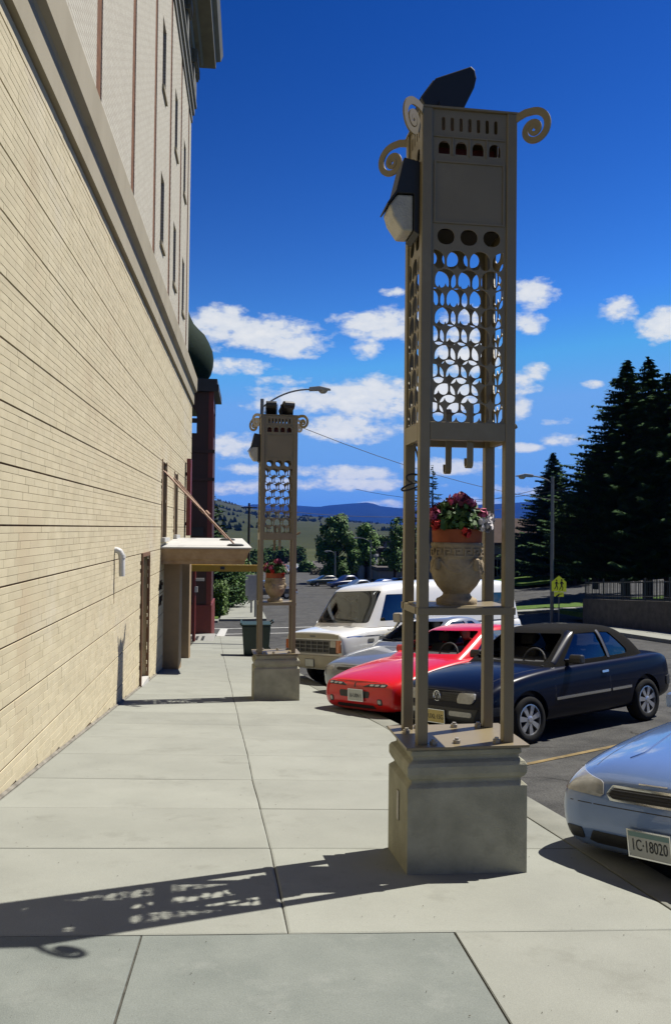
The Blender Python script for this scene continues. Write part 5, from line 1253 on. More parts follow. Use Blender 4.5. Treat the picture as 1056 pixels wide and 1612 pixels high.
# clipped hedge beside the far sidewalk
hx0 = at_y(352, 960, 49).x
hd = thing('hedge', 'bright green clipped hedge beside the far sidewalk', 'hedge', (hx0 - 1.0, 49, gz(hx0, 49)))
g = random.Random(5); mb = MB()
for _ in range(9000):
    y = g.uniform(0, 14); u = g.random(); top = 1.75 + .15 * sin(y * 1.3) + .1 * sin(y * 3.1)
    if u < .4: p = Vector((.9 + g.gauss(0, .1) + .1 * sin(y * 2), y, g.uniform(0, top)))
    elif u < .75: p = Vector((g.uniform(-1.2, 1.0), y, top + g.gauss(0, .08)))
    else: p = Vector((g.uniform(-1.2, 1.0), g.gauss(0, .1), g.uniform(0, top)))
    p.z -= .045 * p.y
    nv = Vector((g.uniform(-.5, 1), g.uniform(-1, .5), g.uniform(-.2, 1))).normalized(); a = nv.orthogonal().normalized(); a = Matrix.Rotation(g.uniform(0, 6.28), 3, nv) @ a; b = nv.cross(a); s = g.uniform(.06, .14)
    mb.add([p - a * s, p - b * s * .6, p + a * s, p + b * s * .6], [(0, 1, 2, 3)])
part('leaves', mb, M_hedge, hd)
part('core', MB().add([(-1.2, .05, -.2), (.8, .05, -.2), (.8, 14, -.8), (-1.2, 14, -.8), (-1.15, .05, 1.6), (.75, .05, 1.6), (.75, 14, 1.0), (-1.15, 14, 1.0)], [(0, 1, 2, 3), (4, 5, 6, 7), (0, 1, 5, 4), (1, 2, 6, 5), (2, 3, 7, 6), (3, 0, 4, 7)]), M_spruce, hd)

# ------------------------------------------------------------------ pavements and lawns beyond the crossing
def sheet(name, quads, M, dz, skirt=.25):
    mb = MB()
    for q in quads:
        n = 12; rows = []
        for i in range(n + 1):
            a = Vector(q[0]).lerp(Vector(q[3]), i / n); b = Vector(q[1]).lerp(Vector(q[2]), i / n)
            row = []
            for j in range(7):
                p = a.lerp(b, j / 6); row.append((p.x, p.y, road_z(p.x, p.y) + dz))
            rows.append([(row[0][0], row[0][1], row[0][2] - skirt)] + row + [(row[-1][0], row[-1][1], row[-1][2] - skirt)])
        mb.grid([[(x, y, z - skirt) for x, y, z in rows[0]]] + rows + [[(x, y, z - skirt) for x, y, z in rows[-1]]])
    return structure(name, mb, M)
sheet('far_sidewalk', [((-1.55, 45.8), (1.0, 45.8), (.2, 130), (-2.4, 130))], M_conc, .12)
sheet('verge', [((-9, 46.5), (-1.7, 46.5), (-2.6, 130), (-12, 130))], M_grass, .10)
sheet('side_sidewalk', [((-14, 44.5), (-1.6, 44.5), (-1.6, 45.7), (-14, 45.7))], M_conc, .12)
# right hand side: pavement of the far kerb, cross street, lawns
a = at_y(925, 990, 37.2)
sheet('opposite_sidewalk', [((15.2, 6), (17.0, 6), (16.4, 40.3), (14.6, 40.3))], M_conc, .14)
sheet('corner_sidewalk', [((13.2, 49.2), (60, 51.5), (60, 52.9), (13.2, 50.6))], M_conc, .14)
sheet('lawn_strip', [((13.2, 50.7), (60, 53), (60, 55.4), (13.2, 53.4))], M_grass, .16)
sheet('far_lawn', [((24, 71), (90, 71), (90, 110), (24, 110))], M_grass, .5)
sheet('corner_lawn', [((17.6, 20), (70, 20), (70, 45), (17.3, 45))], M_grass, .55)

# retaining wall, iron fence
M_ret = mat('retaining_concrete', (.15, .135, .115), .95, var=.2, scale=3, bump=.3, stain=((.07, .065, .055), 2, .6, .55))
M_iron = mat('iron', (.03, .03, .03), .6, var=.1)
rw0, rw1 = (16.75, 40.0), (17.3, 14)
zt = lambda y: gz(17, y) + 1.45
rt = thing('retaining_wall', 'low dark concrete retaining wall below the iron fence at right', 'wall', (17, 40, gz(17, 40)))
mb = MB()
for (x0, y0), (x1, y1), dn in (((16.8, 40.0), (17.4, 14), None), ((16.8, 40.0), (45, 43), None)):
    d = Vector((x1 - x0, y1 - y0, 0)); nseg = 10; nrm = Vector((-d.y, d.x, 0)).normalized() * .15; rows = []
    for i in range(nseg + 1):
        p = Vector((x0, y0, 0)) + d * i / nseg; zb = gz(p.x, p.y) - .2; zt_ = gz(17, p.y) + 1.35
        rows.append([(p.x - 17 + s * nrm.x, p.y - 40 + s * nrm.y, z - gz(17, 40)) for s, z in ((-1, zb), (-1, zt_), (1, zt_), (1, zb))])
    mb.grid(rows); mb.add([rows[0][k] for k in range(4)], [(0, 1, 2, 3)])
part('wall', mb, M_ret, rt)
fn = thing('iron_fence', 'black iron picket fence on top of the retaining wall', 'fence', (17, 40, gz(17, 40) + 1.35))
for k in range(0, 100):
    y = 40 - k * .20; 
    if y < 21: break
    x = 16.8 + (40 - y) * .023; z = gz(17, y) - gz(17, 40)
    post = k % 10 == 0
    part('post' if post else 'picket', MB().box(x - 17 - (.03 if post else .009), x - 17 + (.03 if post else .009), y - 40 - (.03 if post else .009), y - 40 + (.03 if post else .009), z - .02, z + (.98 if post else .86)), M_iron, fn)
for zz in (.15, .80):
    part('rail', MB().tube([(16.8 - 17 + (40 - y) * .023, y - 40, gz(17, y) - gz(17, 40) + zz) for y in frange(40, 21, 12)], .018, 5), M_iron, fn)
for k in range(0, 60):
    x = 16.95 + k * .2; y = 40 + (x - 16.8) * .1064; post = k % 10 == 9
    part('post' if post else 'picket', MB().box(x - 17 - (.03 if post else .009), x - 17 + (.03 if post else .009), y - 40 - .01, y - 40 + .01, -.02 + gz(17, y) - gz(17, 40), (.98 if post else .86) + gz(17, y) - gz(17, 40)), M_iron, fn)
for zz in (.16, .81):
    part('rail', MB().tube([(x - 17, (x - 16.8) * .1064, zz + gz(17, 40 + (x - 16.8) * .1064) - gz(17, 40)) for x in frange(16.95, 29, 8)], .018, 5), M_iron, fn)

# school building across the cross street
M_sch = mat('school_brick', (.20, .17, .14), .9, var=.15, scale=3, bump=.2, bscale=20)
M_schw = mat('school_render', (.26, .25, .23), .9, var=.12, scale=2)
M_roofb = mat('school_roof', (.13, .095, .08), .9, var=.1, scale=2)
p0 = at_y(702, 905, 84); p1 = at_y(872, 905, 84); zb = gz((p0.x + p1.x) / 2, 84); ztop = at_y(760, 815, 84).z
sc = thing('low_building', 'long dark low building behind the single spruce', 'building', ((p0.x + p1.x) / 2, 84, zb))
hw = (p1.x - p0.x) / 2; Ht = ztop - zb
part('wall', MB().box(-hw, hw, 0, 12, -1, Ht * .58), M_schw, sc)
part('roof', MB().box(-hw - .3, hw + .3, -.3, 12.3, Ht * .58, Ht * .62).prism([(-.2, Ht * .62), (2.5, Ht), (10, Ht), (12.2, Ht * .62)], -hw - .2, hw + .2, 'x'), M_roofb, sc)
part('band', MB().box(-hw, hw, -.08, -.003, Ht * .40, Ht * .44), M_roofb, sc)
for k in range(9):
    x = -hw + 1.2 + k * (2 * hw - 2.4) / 8
    w = part('window', MB().box(x - .7, x + .7, -.06, -.02, Ht * .10, Ht * .36), M_glassd, sc)
    part('frame', MB().box(x - .78, x - .70, -.1, -.01, Ht * .1, Ht * .36).box(x + .70, x + .78, -.1, -.01, Ht * .1, Ht * .36).box(x - .04, x + .04, -.1, -.061, Ht * .1, Ht * .36).box(x - .7, x + .7, -.1, -.061, Ht * .22, Ht * .235), M_schw, w)
part('chimney', MB().box(-hw * .35, -hw * .35 + .5, 6, 6.5, Ht, Ht + 1.3), M_roofb, sc)
q0 = at_y(868, 905, 80); q1 = at_y(945, 905, 80); an = thing('annex_building', 'small pale annex with flat roof right of the long low building', 'building', ((q0.x + q1.x) / 2, 80, gz(q0.x, 80)))
hw2 = (q1.x - q0.x) / 2; h2 = at_y(900, 878, 80).z - gz(q0.x, 80)
part('wall', MB().box(-hw2, hw2, 0, 8, -1, h2), M_schw, an); part('roof', MB().box(-hw2 - .3, hw2 + .3, -.5, 8.2, h2, h2 + .22), M_conc, an)
for x in (-hw2 + .9, 0): 
    w = part('door' if x < -.5 else 'window', MB().box(x - .5, x + .5, -.05, -.01, .1 if x < -.5 else 1.0, 2.2), M_glassd, an)
part('handrail', MB().tube([(-hw2, -.7, .9), (hw2, -.7, 1.1)], .03, 5), M_iron, an)

# ------------------------------------------------------------------ dark red building with domed corner turret
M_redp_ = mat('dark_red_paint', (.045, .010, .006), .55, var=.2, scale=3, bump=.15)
M_redb = mat('red_trim_lit_edge', (.20, .022, .014), .5, var=.12, scale=4)  # red of the trim, and the brighter red of the sunlit corner edge
M_dome = mat('green_shingle_dome', (.010, .026, .015), .85, var=.25, scale=9, bump=.3, bscale=14)
M_eave = mat('dark_eave', (.016, .016, .022), .5, var=.2)
M_step = mat('grey_step', (.36, .355, .33), .9, var=.1, scale=5)
RY0, RY1 = 32.6, 35.6
xr = at_y(332, 900, RY0).x
zr = lambda py, Y=RY0: at_y(320, py, Y).z
gr_ = gz(xr, RY0) + .15
rd = thing('red_building', 'dark red corner building with green onion dome beyond the cream brick building', 'building', (xr, RY0, gr_))
z_arch0, z_arch1, z_eave0, z_eave1, z_d = zr(682) - gr_, zr(640) - gr_, zr(617) - gr_, zr(597) - gr_, zr(597) - gr_
wL = 3.2
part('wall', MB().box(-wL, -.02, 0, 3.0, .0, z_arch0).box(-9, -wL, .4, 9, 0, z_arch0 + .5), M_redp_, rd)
part('base_course', MB().box(-wL - .05, .05, -.07, 3.05, -.5, zr(952) - gr_), M_redb, rd, bevel=.02)
part('lit_corner_strip', MB().box(-.16, .03, -.05, .12, zr(952) - gr_ + .002, z_eave0), M_redb, rd)  # sunlit side face put into this edge as a brighter red
# belfry: corner piers, arches, eave
for x0, y0 in ((-.62, 0), (-.62, 2.4), (-2.5, 2.4), (-2.5, 0)):
    part('belfry_pier', MB().box(x0, x0 + .6, y0, y0 + .6, z_arch0, z_eave0), M_redp_, rd)
ar = rrect(-1.85, -.64, z_arch0 + .0, z_arch1 + .05, .3)
part('belfry_head', MB().box(-2.5, -.02, .05, 2.95, z_arch1, z_eave0), M_redp_, rd)
part('arch_soffit', MB().prism([(-.62, z_arch1 + .01)] + [(-.62 - .3 + .3 * cos(t), z_arch1 - .32 + .3 * sin(t)) for t in frange(0, pi / 2, 6)], .02, .5, 'y'), M_redp_, rd)
part('belfry_rail', MB().box(-2.5, -.3, .1, .24, zr(665) - gr_, zr(658) - gr_), M_eave, rd)
for zz, h in ((zr(708), .12), (zr(752), .12)): part('moulding', MB().box(-2.6, .09, -.10, .25, zz - gr_ - h, zz - gr_), M_redp_, rd)
part('eave', MB().box(-2.8, .22, -.22, 3.22, z_eave0, z_eave0 + (z_eave1 - z_eave0) * .55).box(-2.7, .16, -.16, 3.16, z_eave0 + (z_eave1 - z_eave0) * .55, z_eave1), M_eave, rd)
dz = 1.0
part('dome', MB().lathe([(.98, 0), (1.0, .18), (.98, .22), (1.12, .45), (1.20, .75), (1.22, 1.05), (1.17, 1.40), (1.02, 1.75), (.85, 2.05), (.60, 2.28), (.40, 2.5), (.25, 2.8), (.12, 3.2), (.05, 3.7)], 40, c=(-1.28, 1.4, z_eave1)), M_dome, rd, smooth=True, angle=35)
part('finial', MB().lathe([(.04, 3.7), (.09, 3.8), (.04, 3.9), (.015, 4.6)], 12, c=(-1.28, 1.4, z_eave1)), M_eave, rd)
for zz in (zr(830),): part('awning_board', MB().box(-.9, -.3, -.09, -.02, zz - gr_ - .35, zz - gr_), M_eave, rd)  # dark board standing in for an awning and wires
st_ = thing('stone_step', 'pale stone step with grating at the foot of the red building', 'step', (xr, RY0, gr_))
part('step', MB().box(-3.0, .22, -3.2, -.08, -.65, .10), M_step, st_, bevel=.02)
for k in range(4): part('grate_bar', MB().box(-.9 + k * .22, -.80 + k * .22, -2.2, -.9, .101, .108), M_dark, st_)
part('plaque', MB().box(-1.0, -.75, -3.23, -3.202, -.45, -.12), M_dark, st_)
# narrow shopfront column, pole, yellow beam sign
sg = thing('blade_sign', 'narrow dark red vertical sign on the end of the cream brick wall', 'sign', (WX, 25.2, 1.35))
part('blade', MB().box(.05, .17, -.25, .25, 0, 2.3), M_redb, sg, bevel=.01); part('bracket', MB().box(-.01, .06, -.05, .05, .3, .4).box(-.01, .06, -.05, .05, 1.8, 1.9), M_eave, sg)
M_yelb = mat('yellow_beam_paint', (.52, .31, .015), .5, var=.1, scale=3)
yb0 = at_y(300, 894, 29.6); yb1 = at_y(450, 893, 29.6)
yb = thing('yellow_beam', 'long yellow beam projecting over the sidewalk behind the far tower', 'awning', (yb0.x, 29.6, yb0.z))
part('beam', MB().box(-.2, yb1.x - yb0.x - .25, -.12, .12, -.115, .115).prism([(yb1.x - yb0.x - .25, -.115), (yb1.x - yb0.x, -.05), (yb1.x - yb0.x, .0), (yb1.x - yb0.x - .25, .115)], -.11, .11, 'y'), M_yelb, yb)
part('junction_box', MB().box(1.05, 1.2, -.16, -.121, -.04, .06), M_eave, yb)
part('hanger_post', MB().box(-.25, -.1, -.1, .1, -3.2, .6), M_eave, yb)
rp = at_y(305, 1005, 30.0)
pl = thing('pole', 'thin dark red pole with small white bracket at the shopfront', 'pole', (rp.x, 30.0, gz(rp.x, 30)))
part('shaft', MB().tube([(0, 0, 0), (0, 0, 3.2)], .06, 10), M_redb, pl); part('bracket', MB().box(0, .35, -.03, .03, 2.35, 2.45).box(.02, .12, -.06, .06, 1.95, 2.15), M_white, pl)

# ------------------------------------------------------------------ street furniture
M_bin = mat('green_bin_plastic', (.012, .04, .025), .45, var=.15, scale=5)
bx_ = at_y(403, 1030, 24.8)
bn = thing('wheeled_bin', 'dark green wheeled bin on the sidewalk behind the far tower', 'bin', (bx_.x, 24.8, walk_z(bx_.x, 24.8)))
part('tub', MB().add([(-.36, -.36, .06), (.36, -.36, .06), (.36, .36, .06), (-.36, .36, .06), (-.42, -.42, .92), (.42, -.42, .92), (.42, .42, .92), (-.42, .42, .92)], [(0, 3, 2, 1), (4, 5, 6, 7), (0, 1, 5, 4), (1, 2, 6, 5), (2, 3, 7, 6), (3, 0, 4, 7)]), M_bin, bn, bevel=.03)
part('lid', MB().box(-.45, .43, -.45, .45, .92, .97).box(-.48, -.42, -.46, .46, .95, 1.02), M_bin, bn, bevel=.015)
part('handle', MB().tube([(.40, -.3, .95), (.50, -.3, 1.03), (.50, .3, 1.03), (.40, .3, .95)], .02, 6), M_bin, bn)
for y in (-.34, .34): part('wheel', MB().lathe([(.11, -.03), (.11, .03)], 16, 'y', (.34, y, .11)), M_rub, bn)
M_pole = mat('grey_pole', (.24, .25, .25), .5, metal=.3, var=.1)
M_head = mat('lamp_head', (.45, .45, .44), .4, metal=.2)
def street_lamp(label, x, y, H, reach, rz, zb=None, rise=1.6, s=1.0):
    z = gz(x, y) if zb is None else zb
    t = thing('street_lamp', label, 'street lamp', (x, y, z), rz, 'street lamps')
    part('pole', MB().tube([(0, 0, 0), (0, 0, H)], [.10 * s, .075 * s], 10), M_pole, t, smooth=True)
    pts = [(reach * u, 0, H - .35 + rise * (1 - (1 - u) ** 2.2)) for u in frange(0, 1, 10)]
    part('arm', MB().tube(pts, .035 * s, 7), M_pole, t, smooth=True)
    e = pts[-1]; hd_ = part('lamp_head', MB().prism([(e[0] - .1, e[2] - .06), (e[0] - .08, e[2] + .08), (e[0] + .35, e[2] + .12), (e[0] + .78, e[2] + .02), (e[0] + .80, e[2] - .03), (e[0] + .30, e[2] - .05)], -.15, .15, 'y'), M_head, t, bevel=.03)
    part('lens', MB().lathe([(.19, -.04), (.17, -.12), (.10, -.18)], 16, c=(e[0] + .48, 0, e[2] + .02)), M_lens, hd_, smooth=True)
    return t
pA = at_y(413, 628, 33.8); zA = gz(pA.x, 33.8)
street_lamp('grey street lamp whose curved arm rises behind the far tower', pA.x, 33.8, pA.z - zA, 2.0, radians(-8), rise=.75, s=1.0)
pB = at_y(868, 970, 41.5); hB = at_y(866, 750, 41.5).z - gz(pB.x, 41.5)
street_lamp('street lamp with arm reaching left in front of the single spruce', pB.x, 41.5, hB, 1.15, pi, rise=.35, s=1.0)
pC = at_y(527, 920, 105); street_lamp('distant street lamp in front of the tallest broadleaf tree', pC.x, 105, at_y(527, 868, 105).z - gz(pC.x, 105), .6, pi, rise=.35)
pD = at_y(583, 920, 108); street_lamp('distant street lamp in front of the houses', pD.x, 108, at_y(583, 850, 108).z - gz(pD.x, 108), 1.6, pi, rise=.6)
M_wood = mat('utility_pole_wood', (.09, .07, .055), .95, var=.2, scale=8)
pU = at_y(391, 905, 95); up_ = thing('utility_pole', 'thin dark wooden utility pole left of the far tower', 'pole', (pU.x, 95, gz(pU.x, 95)))
hU = at_y(391, 792, 95).z - gz(pU.x, 95)
part('shaft', MB().tube([(0, 0, 0), (0, 0, hU)], [.17, .12], 8), M_wood, up_); part('crossarm', MB().box(-.9, .9, -.06, .06, hU - .6, hU - .45), M_wood, up_)
# school crossing sign
M_sgn = mat('fluorescent_sign', (1.45, 1.6, .06), .5); M_sblk = mat('sign_black', (.015, .015, .015), .6)
pS = at_y(879, 972, 40.5); zS = gz(pS.x, 40.5); sg2 = thing('crossing_sign', 'yellow green crossing sign with two walking figures', 'sign', (pS.x, 40.5, zS), radians(-22))
zc = at_y(879, 920, 40.5).z - zS; w = .36
part('post', MB().tube([(0, .03, 0), (0, .03, zc + .4)], .03, 8), M_pole, sg2)
part('sign_panel', MB().prism([(-w, -w), (w, -w), (w, w * .35), (0, w * 1.25), (-w, w * .35)], -.01, .0, 'y'), M_sgn, sg2).location = (0, 0, zc)
part('plate_panel', MB().prism([(-w * .66, -w * 1.72), (w * .66, -w * 1.72), (w * .66, -w * 1.08), (-w * .66, -w * 1.08)], -.01, 0, 'y'), M_sgn, sg2).location = (0, 0, zc)
mb = MB().prism([(-.16, -.19), (.02, -.10), (.0, -.05), (.17, -.02), (.16, .01), (-.02, -.01), (-.15, -.12)], -.014, -.011, 'y'); mb.v = [(v[0], v[1], v[2] - w * 1.3) for v in mb.v]
part('arrow_mark', mb, M_sblk, sg2).location = (0, 0, zc)
for ox, s in ((-.12, .92), (.13, 1.0)):
    fg = MB()
    def lim(pts, wd): fg.ribbon([(ox + a * s, b * s) for a, b in pts], [q * s for q in wd], .003, 'xz', -.0125)
    lim([(0, .16), (0, -.06)], [.10, .08]); fg.lathe([(.045 * s, -.0142), (.045 * s, -.0112)], 12, 'y', (ox, 0, .225 * s))
    lim([(0, -.05), (.06, -.16), (.03, -.30)], [.05, .045, .035]); lim([(0, -.05), (-.05, -.17), (-.11, -.28)], [.05, .045, .035]); lim([(.02, .14), (.10, .02)], [.035, .03]); lim([(-.02, .14), (-.09, .03)], [.035, .03])
    part('walking_figure', fg, M_sblk, sg2).location = (0, 0, zc)
# backs of the signs beside the far sidewalk
M_sback = mat('sign_back', (.75, .70, .60), .6, var=.1)
for i, (px, Y, w_, y0, y1, lb) in enumerate(((402, 47.5, .42, 905, 945, 'largest pale sign back on a grey post beside the far sidewalk'), (396, 52, .40, 912, 938, 'sign back just left of the largest one beside the far sidewalk'), (393, 66, .35, 905, 925, 'smallest, farthest sign back beside the far sidewalk'))):
    p = at_y(px, 940, Y); z = gz(p.x, Y) + .12; t = thing('street_sign', lb, 'sign', (p.x, Y, z), radians(10 * i), 'sign backs along the far sidewalk')
    za, zb_ = at_y(px, y1, Y).z - z, at_y(px, y0, Y).z - z
    part('post', MB().box(-.05, .05, .0, .08, 0, zb_), M_pole, t); part('panel', MB().box(-w_, w_, -.03, -.003, za, zb_), M_sback, t, bevel=.01)
# thin dark posts by the kerb in front of the crossing
for px, py, lb in ((404, 1024, 'thin dark post behind the left leg of the far tower'),):
    p = at_y(px, py, 27.5); t = thing('thin_post', lb, 'post', (p.x, 27.5, walk_z(p.x, 27.5))); part('shaft', MB().tube([(0, 0, 0), (0, 0, 2.5)], .03, 8), M_pole, t); part('foot', MB().lathe([(.08, 0), (.08, .02)], 10), M_pole, t)
# overhead wires
M_wire = mat('wire', (.02, .02, .02), .7)
def wire(label, a, b, sag, r):
    pts = [a.lerp(b, u) + Vector((0, 0, -sag * 4 * u * (1 - u))) for u in frange(0, 1, 16)]
    tag(part('overhead_wire', MB().tube([tuple(p - a) for p in pts], r, 5), M_wire), label, 'wire', 'overhead wires').location = a
wire('wire running right and down from the lamp behind the far tower', Vector((pA.x, 33.8, pA.z - .5)), at_y(985, 790, 60), 1.2, .016)
wire('low wire crossing level in front of the mountains', Vector((pU.x, 95, gz(pU.x, 95) + hU - .4)), at_y(800, 800, 110), 1.2, .03)
wire('upper wire right of the nearest tower', at_y(640, 800, 60), at_y(1000, 722, 52), .7, .016)
wire('lower wire right of the nearest tower', at_y(560, 770, 66), at_y(990, 745, 52), 1.3, .016)
wire('short wire left of the utility pole', Vector((pU.x, 95, gz(pU.x, 95) + hU - .4)), at_y(300, 765, 80), .4, .03)

# ------------------------------------------------------------------ traffic and cars down the street
def small_car(name, label, px, py, Y, ang, col, L=4.4, W_=.86, H=1.42, kind='car'):
    p = at_y(px, py, Y); z = gz(p.x, Y)
    c, s = cos(ang), sin(ang); m_ = Matrix.Translation((p.x, Y, z)) @ Matrix.Rotation(ang, 4, 'Z')
    t = thing(name, label, 'truck' if kind == 'pickup' else 'car', group='vehicles down the street', mtx=m_)
    pt = paint('paint_' + name + str(px), col)
    if kind == 'pickup':
        sts = [st(0, .80, .42, .6, .85, .95, .98, 1.0), st(.15, .88, .4, .62, .92, 1.0, 1.03, 1.04), st(1.2, .92, .38, .62, .98, 1.05, 1.07, 1.08), st(2.6, .92, .38, .62, 1.0, 1.06, 1.07, 1.07), st(4.9, .92, .42, .62, 1.0, 1.06, 1.07, 1.07), st(5.1, .88, .5, .65, .98, 1.03, 1.04, 1.04)]
        cabr = [cab_ring(1.35, 3.0, .84, .86, .84, .08, .04, 1.0, 1.0, 1.0), cab_ring(1.75, 2.9, .74, .76, .74, .06, .04, 1.5, 1.5, 1.5), cab_ring(1.95, 2.75, .6, .62, .6, .05, .03, 1.66, 1.67, 1.66), cab_ring(2.2, 2.5, .3, .3, .3, .02, .02, 1.70, 1.71, 1.70)]
        sw_ = [(1.85, 1.1), (2.75, 1.1), (2.65, 1.52), (2.05, 1.52)]; ws_ = [(-.7, 1.1), (.7, 1.1), (.6, 1.55), (-.6, 1.55)]; ax = (.95, 4.1); r = .37
    else:
        k = L / 4.4; h = H / 1.42
        sts = [st(0, .66, .25, .42, .58, .64, .67, .68), st(.1, .78, .22, .44, .62, .70, .73, .74), st(.9 * k, W_, .2, .48, .8, .86, .9, .91), st(1.4 * k, W_, .2, .48, .87, .91, .93, .94), st(3.2 * k, W_, .2, .48, .9, .94, .95, .95), st(4.2 * k, W_ * .97, .24, .5, .9, .95, .98, .98), st(4.4 * k, W_ * .84, .3, .48, .8, .87, .9, .9)]
        cabr = [cab_ring(1.3 * k, 3.9 * k, .74, .78, .70, .12, .1, .88, .88, .92), cab_ring(1.9 * k, 3.5 * k, .62, .67, .6, .1, .08, 1.2 * h, 1.2 * h, 1.2 * h), cab_ring(2.15 * k, 3.3 * k, .54, .58, .52, .08, .06, 1.35 * h, 1.36 * h, 1.35 * h), cab_ring(2.4 * k, 3.0 * k, .3, .3, .3, .03, .03, 1.40 * h, 1.41 * h, 1.40 * h)]
        sw_ = [(1.85 * k, .97), (3.45 * k, .99), (3.2 * k, 1.29 * h), (2.25 * k, 1.29 * h)]; ws_ = [(-.64, .98), (.64, .98), (.52, 1.3 * h), (-.52, 1.3 * h)]; ax = (.9 * k, 3.5 * k); r = .31
    bm2 = body_mesh(sts, 1); bm2.shade_smooth(); part('body', bm2, pt, t); bt2 = tree_of(bm2)
    cm2 = cabin_mesh(cabr, 1); cm2.shade_smooth(); part('cabin', cm2, pt, t); ct2 = tree_of(cm2)
    for s_ in ('left', 'right'): part('side_window', lay(ct2, sw_, s_, .006, .01, 8, 3), M_glassd, t)
    part('windscreen', lay(ct2, ws_, 'front', .006, .01, 8, 3), M_glassd, t); part('rear_window', lay(ct2, ws_, 'rear', .006, .01, 8, 3), M_glassd, t)
    if kind == 'pickup':
        part('bed', lay(bt2, [(3.1, -.78), (4.95, -.78), (4.95, .78), (3.1, .78)], 'top', .006, .01), M_trim, t)
        part('rear_bumper', MB().box(5.02, 5.2, -.85, .85, .48, .62), M_chrome, t)
        for s_ in (-1, 1): part('tail_lamp', MB().box(5.02, 5.09, s_ * .84 - .06, s_ * .84 + .06, .70, .95), M_redl, t)
    else:
        for s_ in (1, -1):
            part('headlight', lay(bt2, [(s_ * .4, .6), (s_ * .66, .6), (s_ * .66, .68), (s_ * .4, .68)], 'front', .006, .01, 6, 2), M_hl, t)
    for a in ax:
        for s_ in (-1, 1):
            w_ = part('wheel', MB().lathe([(r * .6, -.09), (r, -.08), (r, .08), (r * .6, .09)], 18, 'y', (a, s_ * (W_ - .1), r)), M_rub, t)
            part('rim', MB().lathe([(r * .58, -.1), (r * .58, .1), (r * .2, .105)], 14, 'y', (a, s_ * (W_ - .1), r)), M_alloy, w_)
    return t
small_car('pickup_truck', 'grey pickup truck crossing the street behind the far tower', 380, 940, 77, radians(12), (.075, .078, .08), kind='pickup')
small_car('parked_car', 'dark green parked car, leftmost of the row by the tallest broadleaf tree', 485, 920, 104, radians(20), (.012, .03, .022))
small_car('parked_car', 'dark blue parked car second from the left by the tallest broadleaf tree', 518, 922, 99, radians(25), (.012, .03, .12), H=1.6)
small_car('parked_car', 'silver blue parked car just above the van roof', 535, 924, 90, radians(27), (.10, .16, .26))
small_car('parked_car', 'bright blue parked car partly hidden behind the van roof', 570, 922, 88, radians(27), (.015, .07, .30), L=4.8, H=1.55)
small_car('parked_car', 'small distant white car on the far left sidewalk edge', 380, 906, 150, radians(-60), (.5, .5, .48))

small_car('parked_car', 'dark parked car right of the bright blue one, by the houses', 598, 921, 94, radians(27), (.02, .02, .024))
small_car('parked_car', 'maroon parked car farthest right in the row by the houses', 616, 920, 96, radians(27), (.10, .012, .012))
small_car('parked_car', 'tiny pale car at the far end of the street', 462, 908, 150, radians(80), (.4, .4, .38))
small_car('parked_car', 'tiny dark car beside the tiny pale one', 447, 908, 140, radians(80), (.03, .035, .05))
# houses at the end of the street
M_hw = mat('house_grey', (.34, .35, .37), .9, var=.1, scale=3); M_hw2 = mat('house_cream', (.36, .33, .28), .9, var=.1, scale=3); M_hr = mat('house_shingles', (.13, .12, .115), .9, var=.2, scale=8)
M_hd = mat('house_dark', (.05, .04, .038), .9, var=.2)
def house(label, px0, px1, py_top, py_eave, Y, depth, M, gable='x', seed=0):
    a, b = at_y(px0, 900, Y), at_y(px1, 900, Y); z = gz(a.x, Y); hw = (b.x - a.x) / 2; he = at_y(px0, py_eave, Y).z - z; ht = at_y(px0, py_top, Y).z - z
    t = thing('house', label, 'house', ((a.x + b.x) / 2, Y, z), 0, 'houses at the end of the street')
    part('wall', MB().box(-hw, hw, 0, depth, -1, he), M, t)
    if gable == 'x': part('roof', MB().prism([(-.4, he), (depth / 2, ht), (depth + .4, he)], -hw - .3, hw + .3, 'x'), M_hr, t)
    elif gable == 'y': part('roof', MB().prism([(-hw - .4, he), (0, ht), (hw + .4, he)], -.3, depth, 'y'), M_hr, t)
    else: part('roof', MB().box(-hw - .3, hw + .3, -.3, depth, he, ht), M_hr, t)
    n = max(1, int(hw / 1.1))
    for fl in range(max(1, int(he / 2.7))):
        for k in range(n):
            x = -hw + (k + .5) * 2 * hw / n; z0 = .9 + fl * 2.7
            if z0 + 1.2 > he: continue
            w_ = part('window', MB().box(x - .45, x + .45, -.06, -.01, z0, z0 + 1.2), M_glassd, t); part('frame', MB().box(x - .55, x + .55, -.09, -.012, z0 - .1, z0 - .001).box(x - .55, x + .55, -.09, -.012, z0 + 1.201, z0 + 1.3), M_hw, w_)
    part('chimney', MB().box(hw * .3, hw * .3 + .6, depth * .4, depth * .4 + .6, he, ht + .9), M_hd, t)
    return t
house('narrow dark house left of the bay-fronted grey house', 554, 564, 872, 873, 121, 6, M_hd, 'flat')
house('grey two storey house with round bay at the street end', 564, 590, 868, 882, 120, 8, M_hw, 'flat')
house('flat roofed brown house behind the grey bay house', 590, 618, 862, 868, 128, 8, M_hw2, 'flat')
house('cream gabled house with pale side roof', 588, 608, 874, 892, 119, 6, M_hw2, 'x')
house('tall grey gabled house cut by the nearest tower', 610, 634, 852, 880, 122, 8, M_hw, 'y')
house('small white roofed house far down the street', 455, 480, 890, 902, 190, 8, M_hw, 'x')
house('pale house by the end of the far left sidewalk', 424, 446, 894, 905, 175, 8, M_hw2, 'x')
house('low cream house left of the small round tree', 436, 456, 886, 897, 160, 8, M_hw2, 'x')
house('long pale shed roofed house behind the flowering bush', 484, 512, 884, 893, 170, 8, M_hw, 'x')
house('small rust roofed house under the far dark trees', 408, 424, 888, 896, 185, 7, M_hw2, 'y')
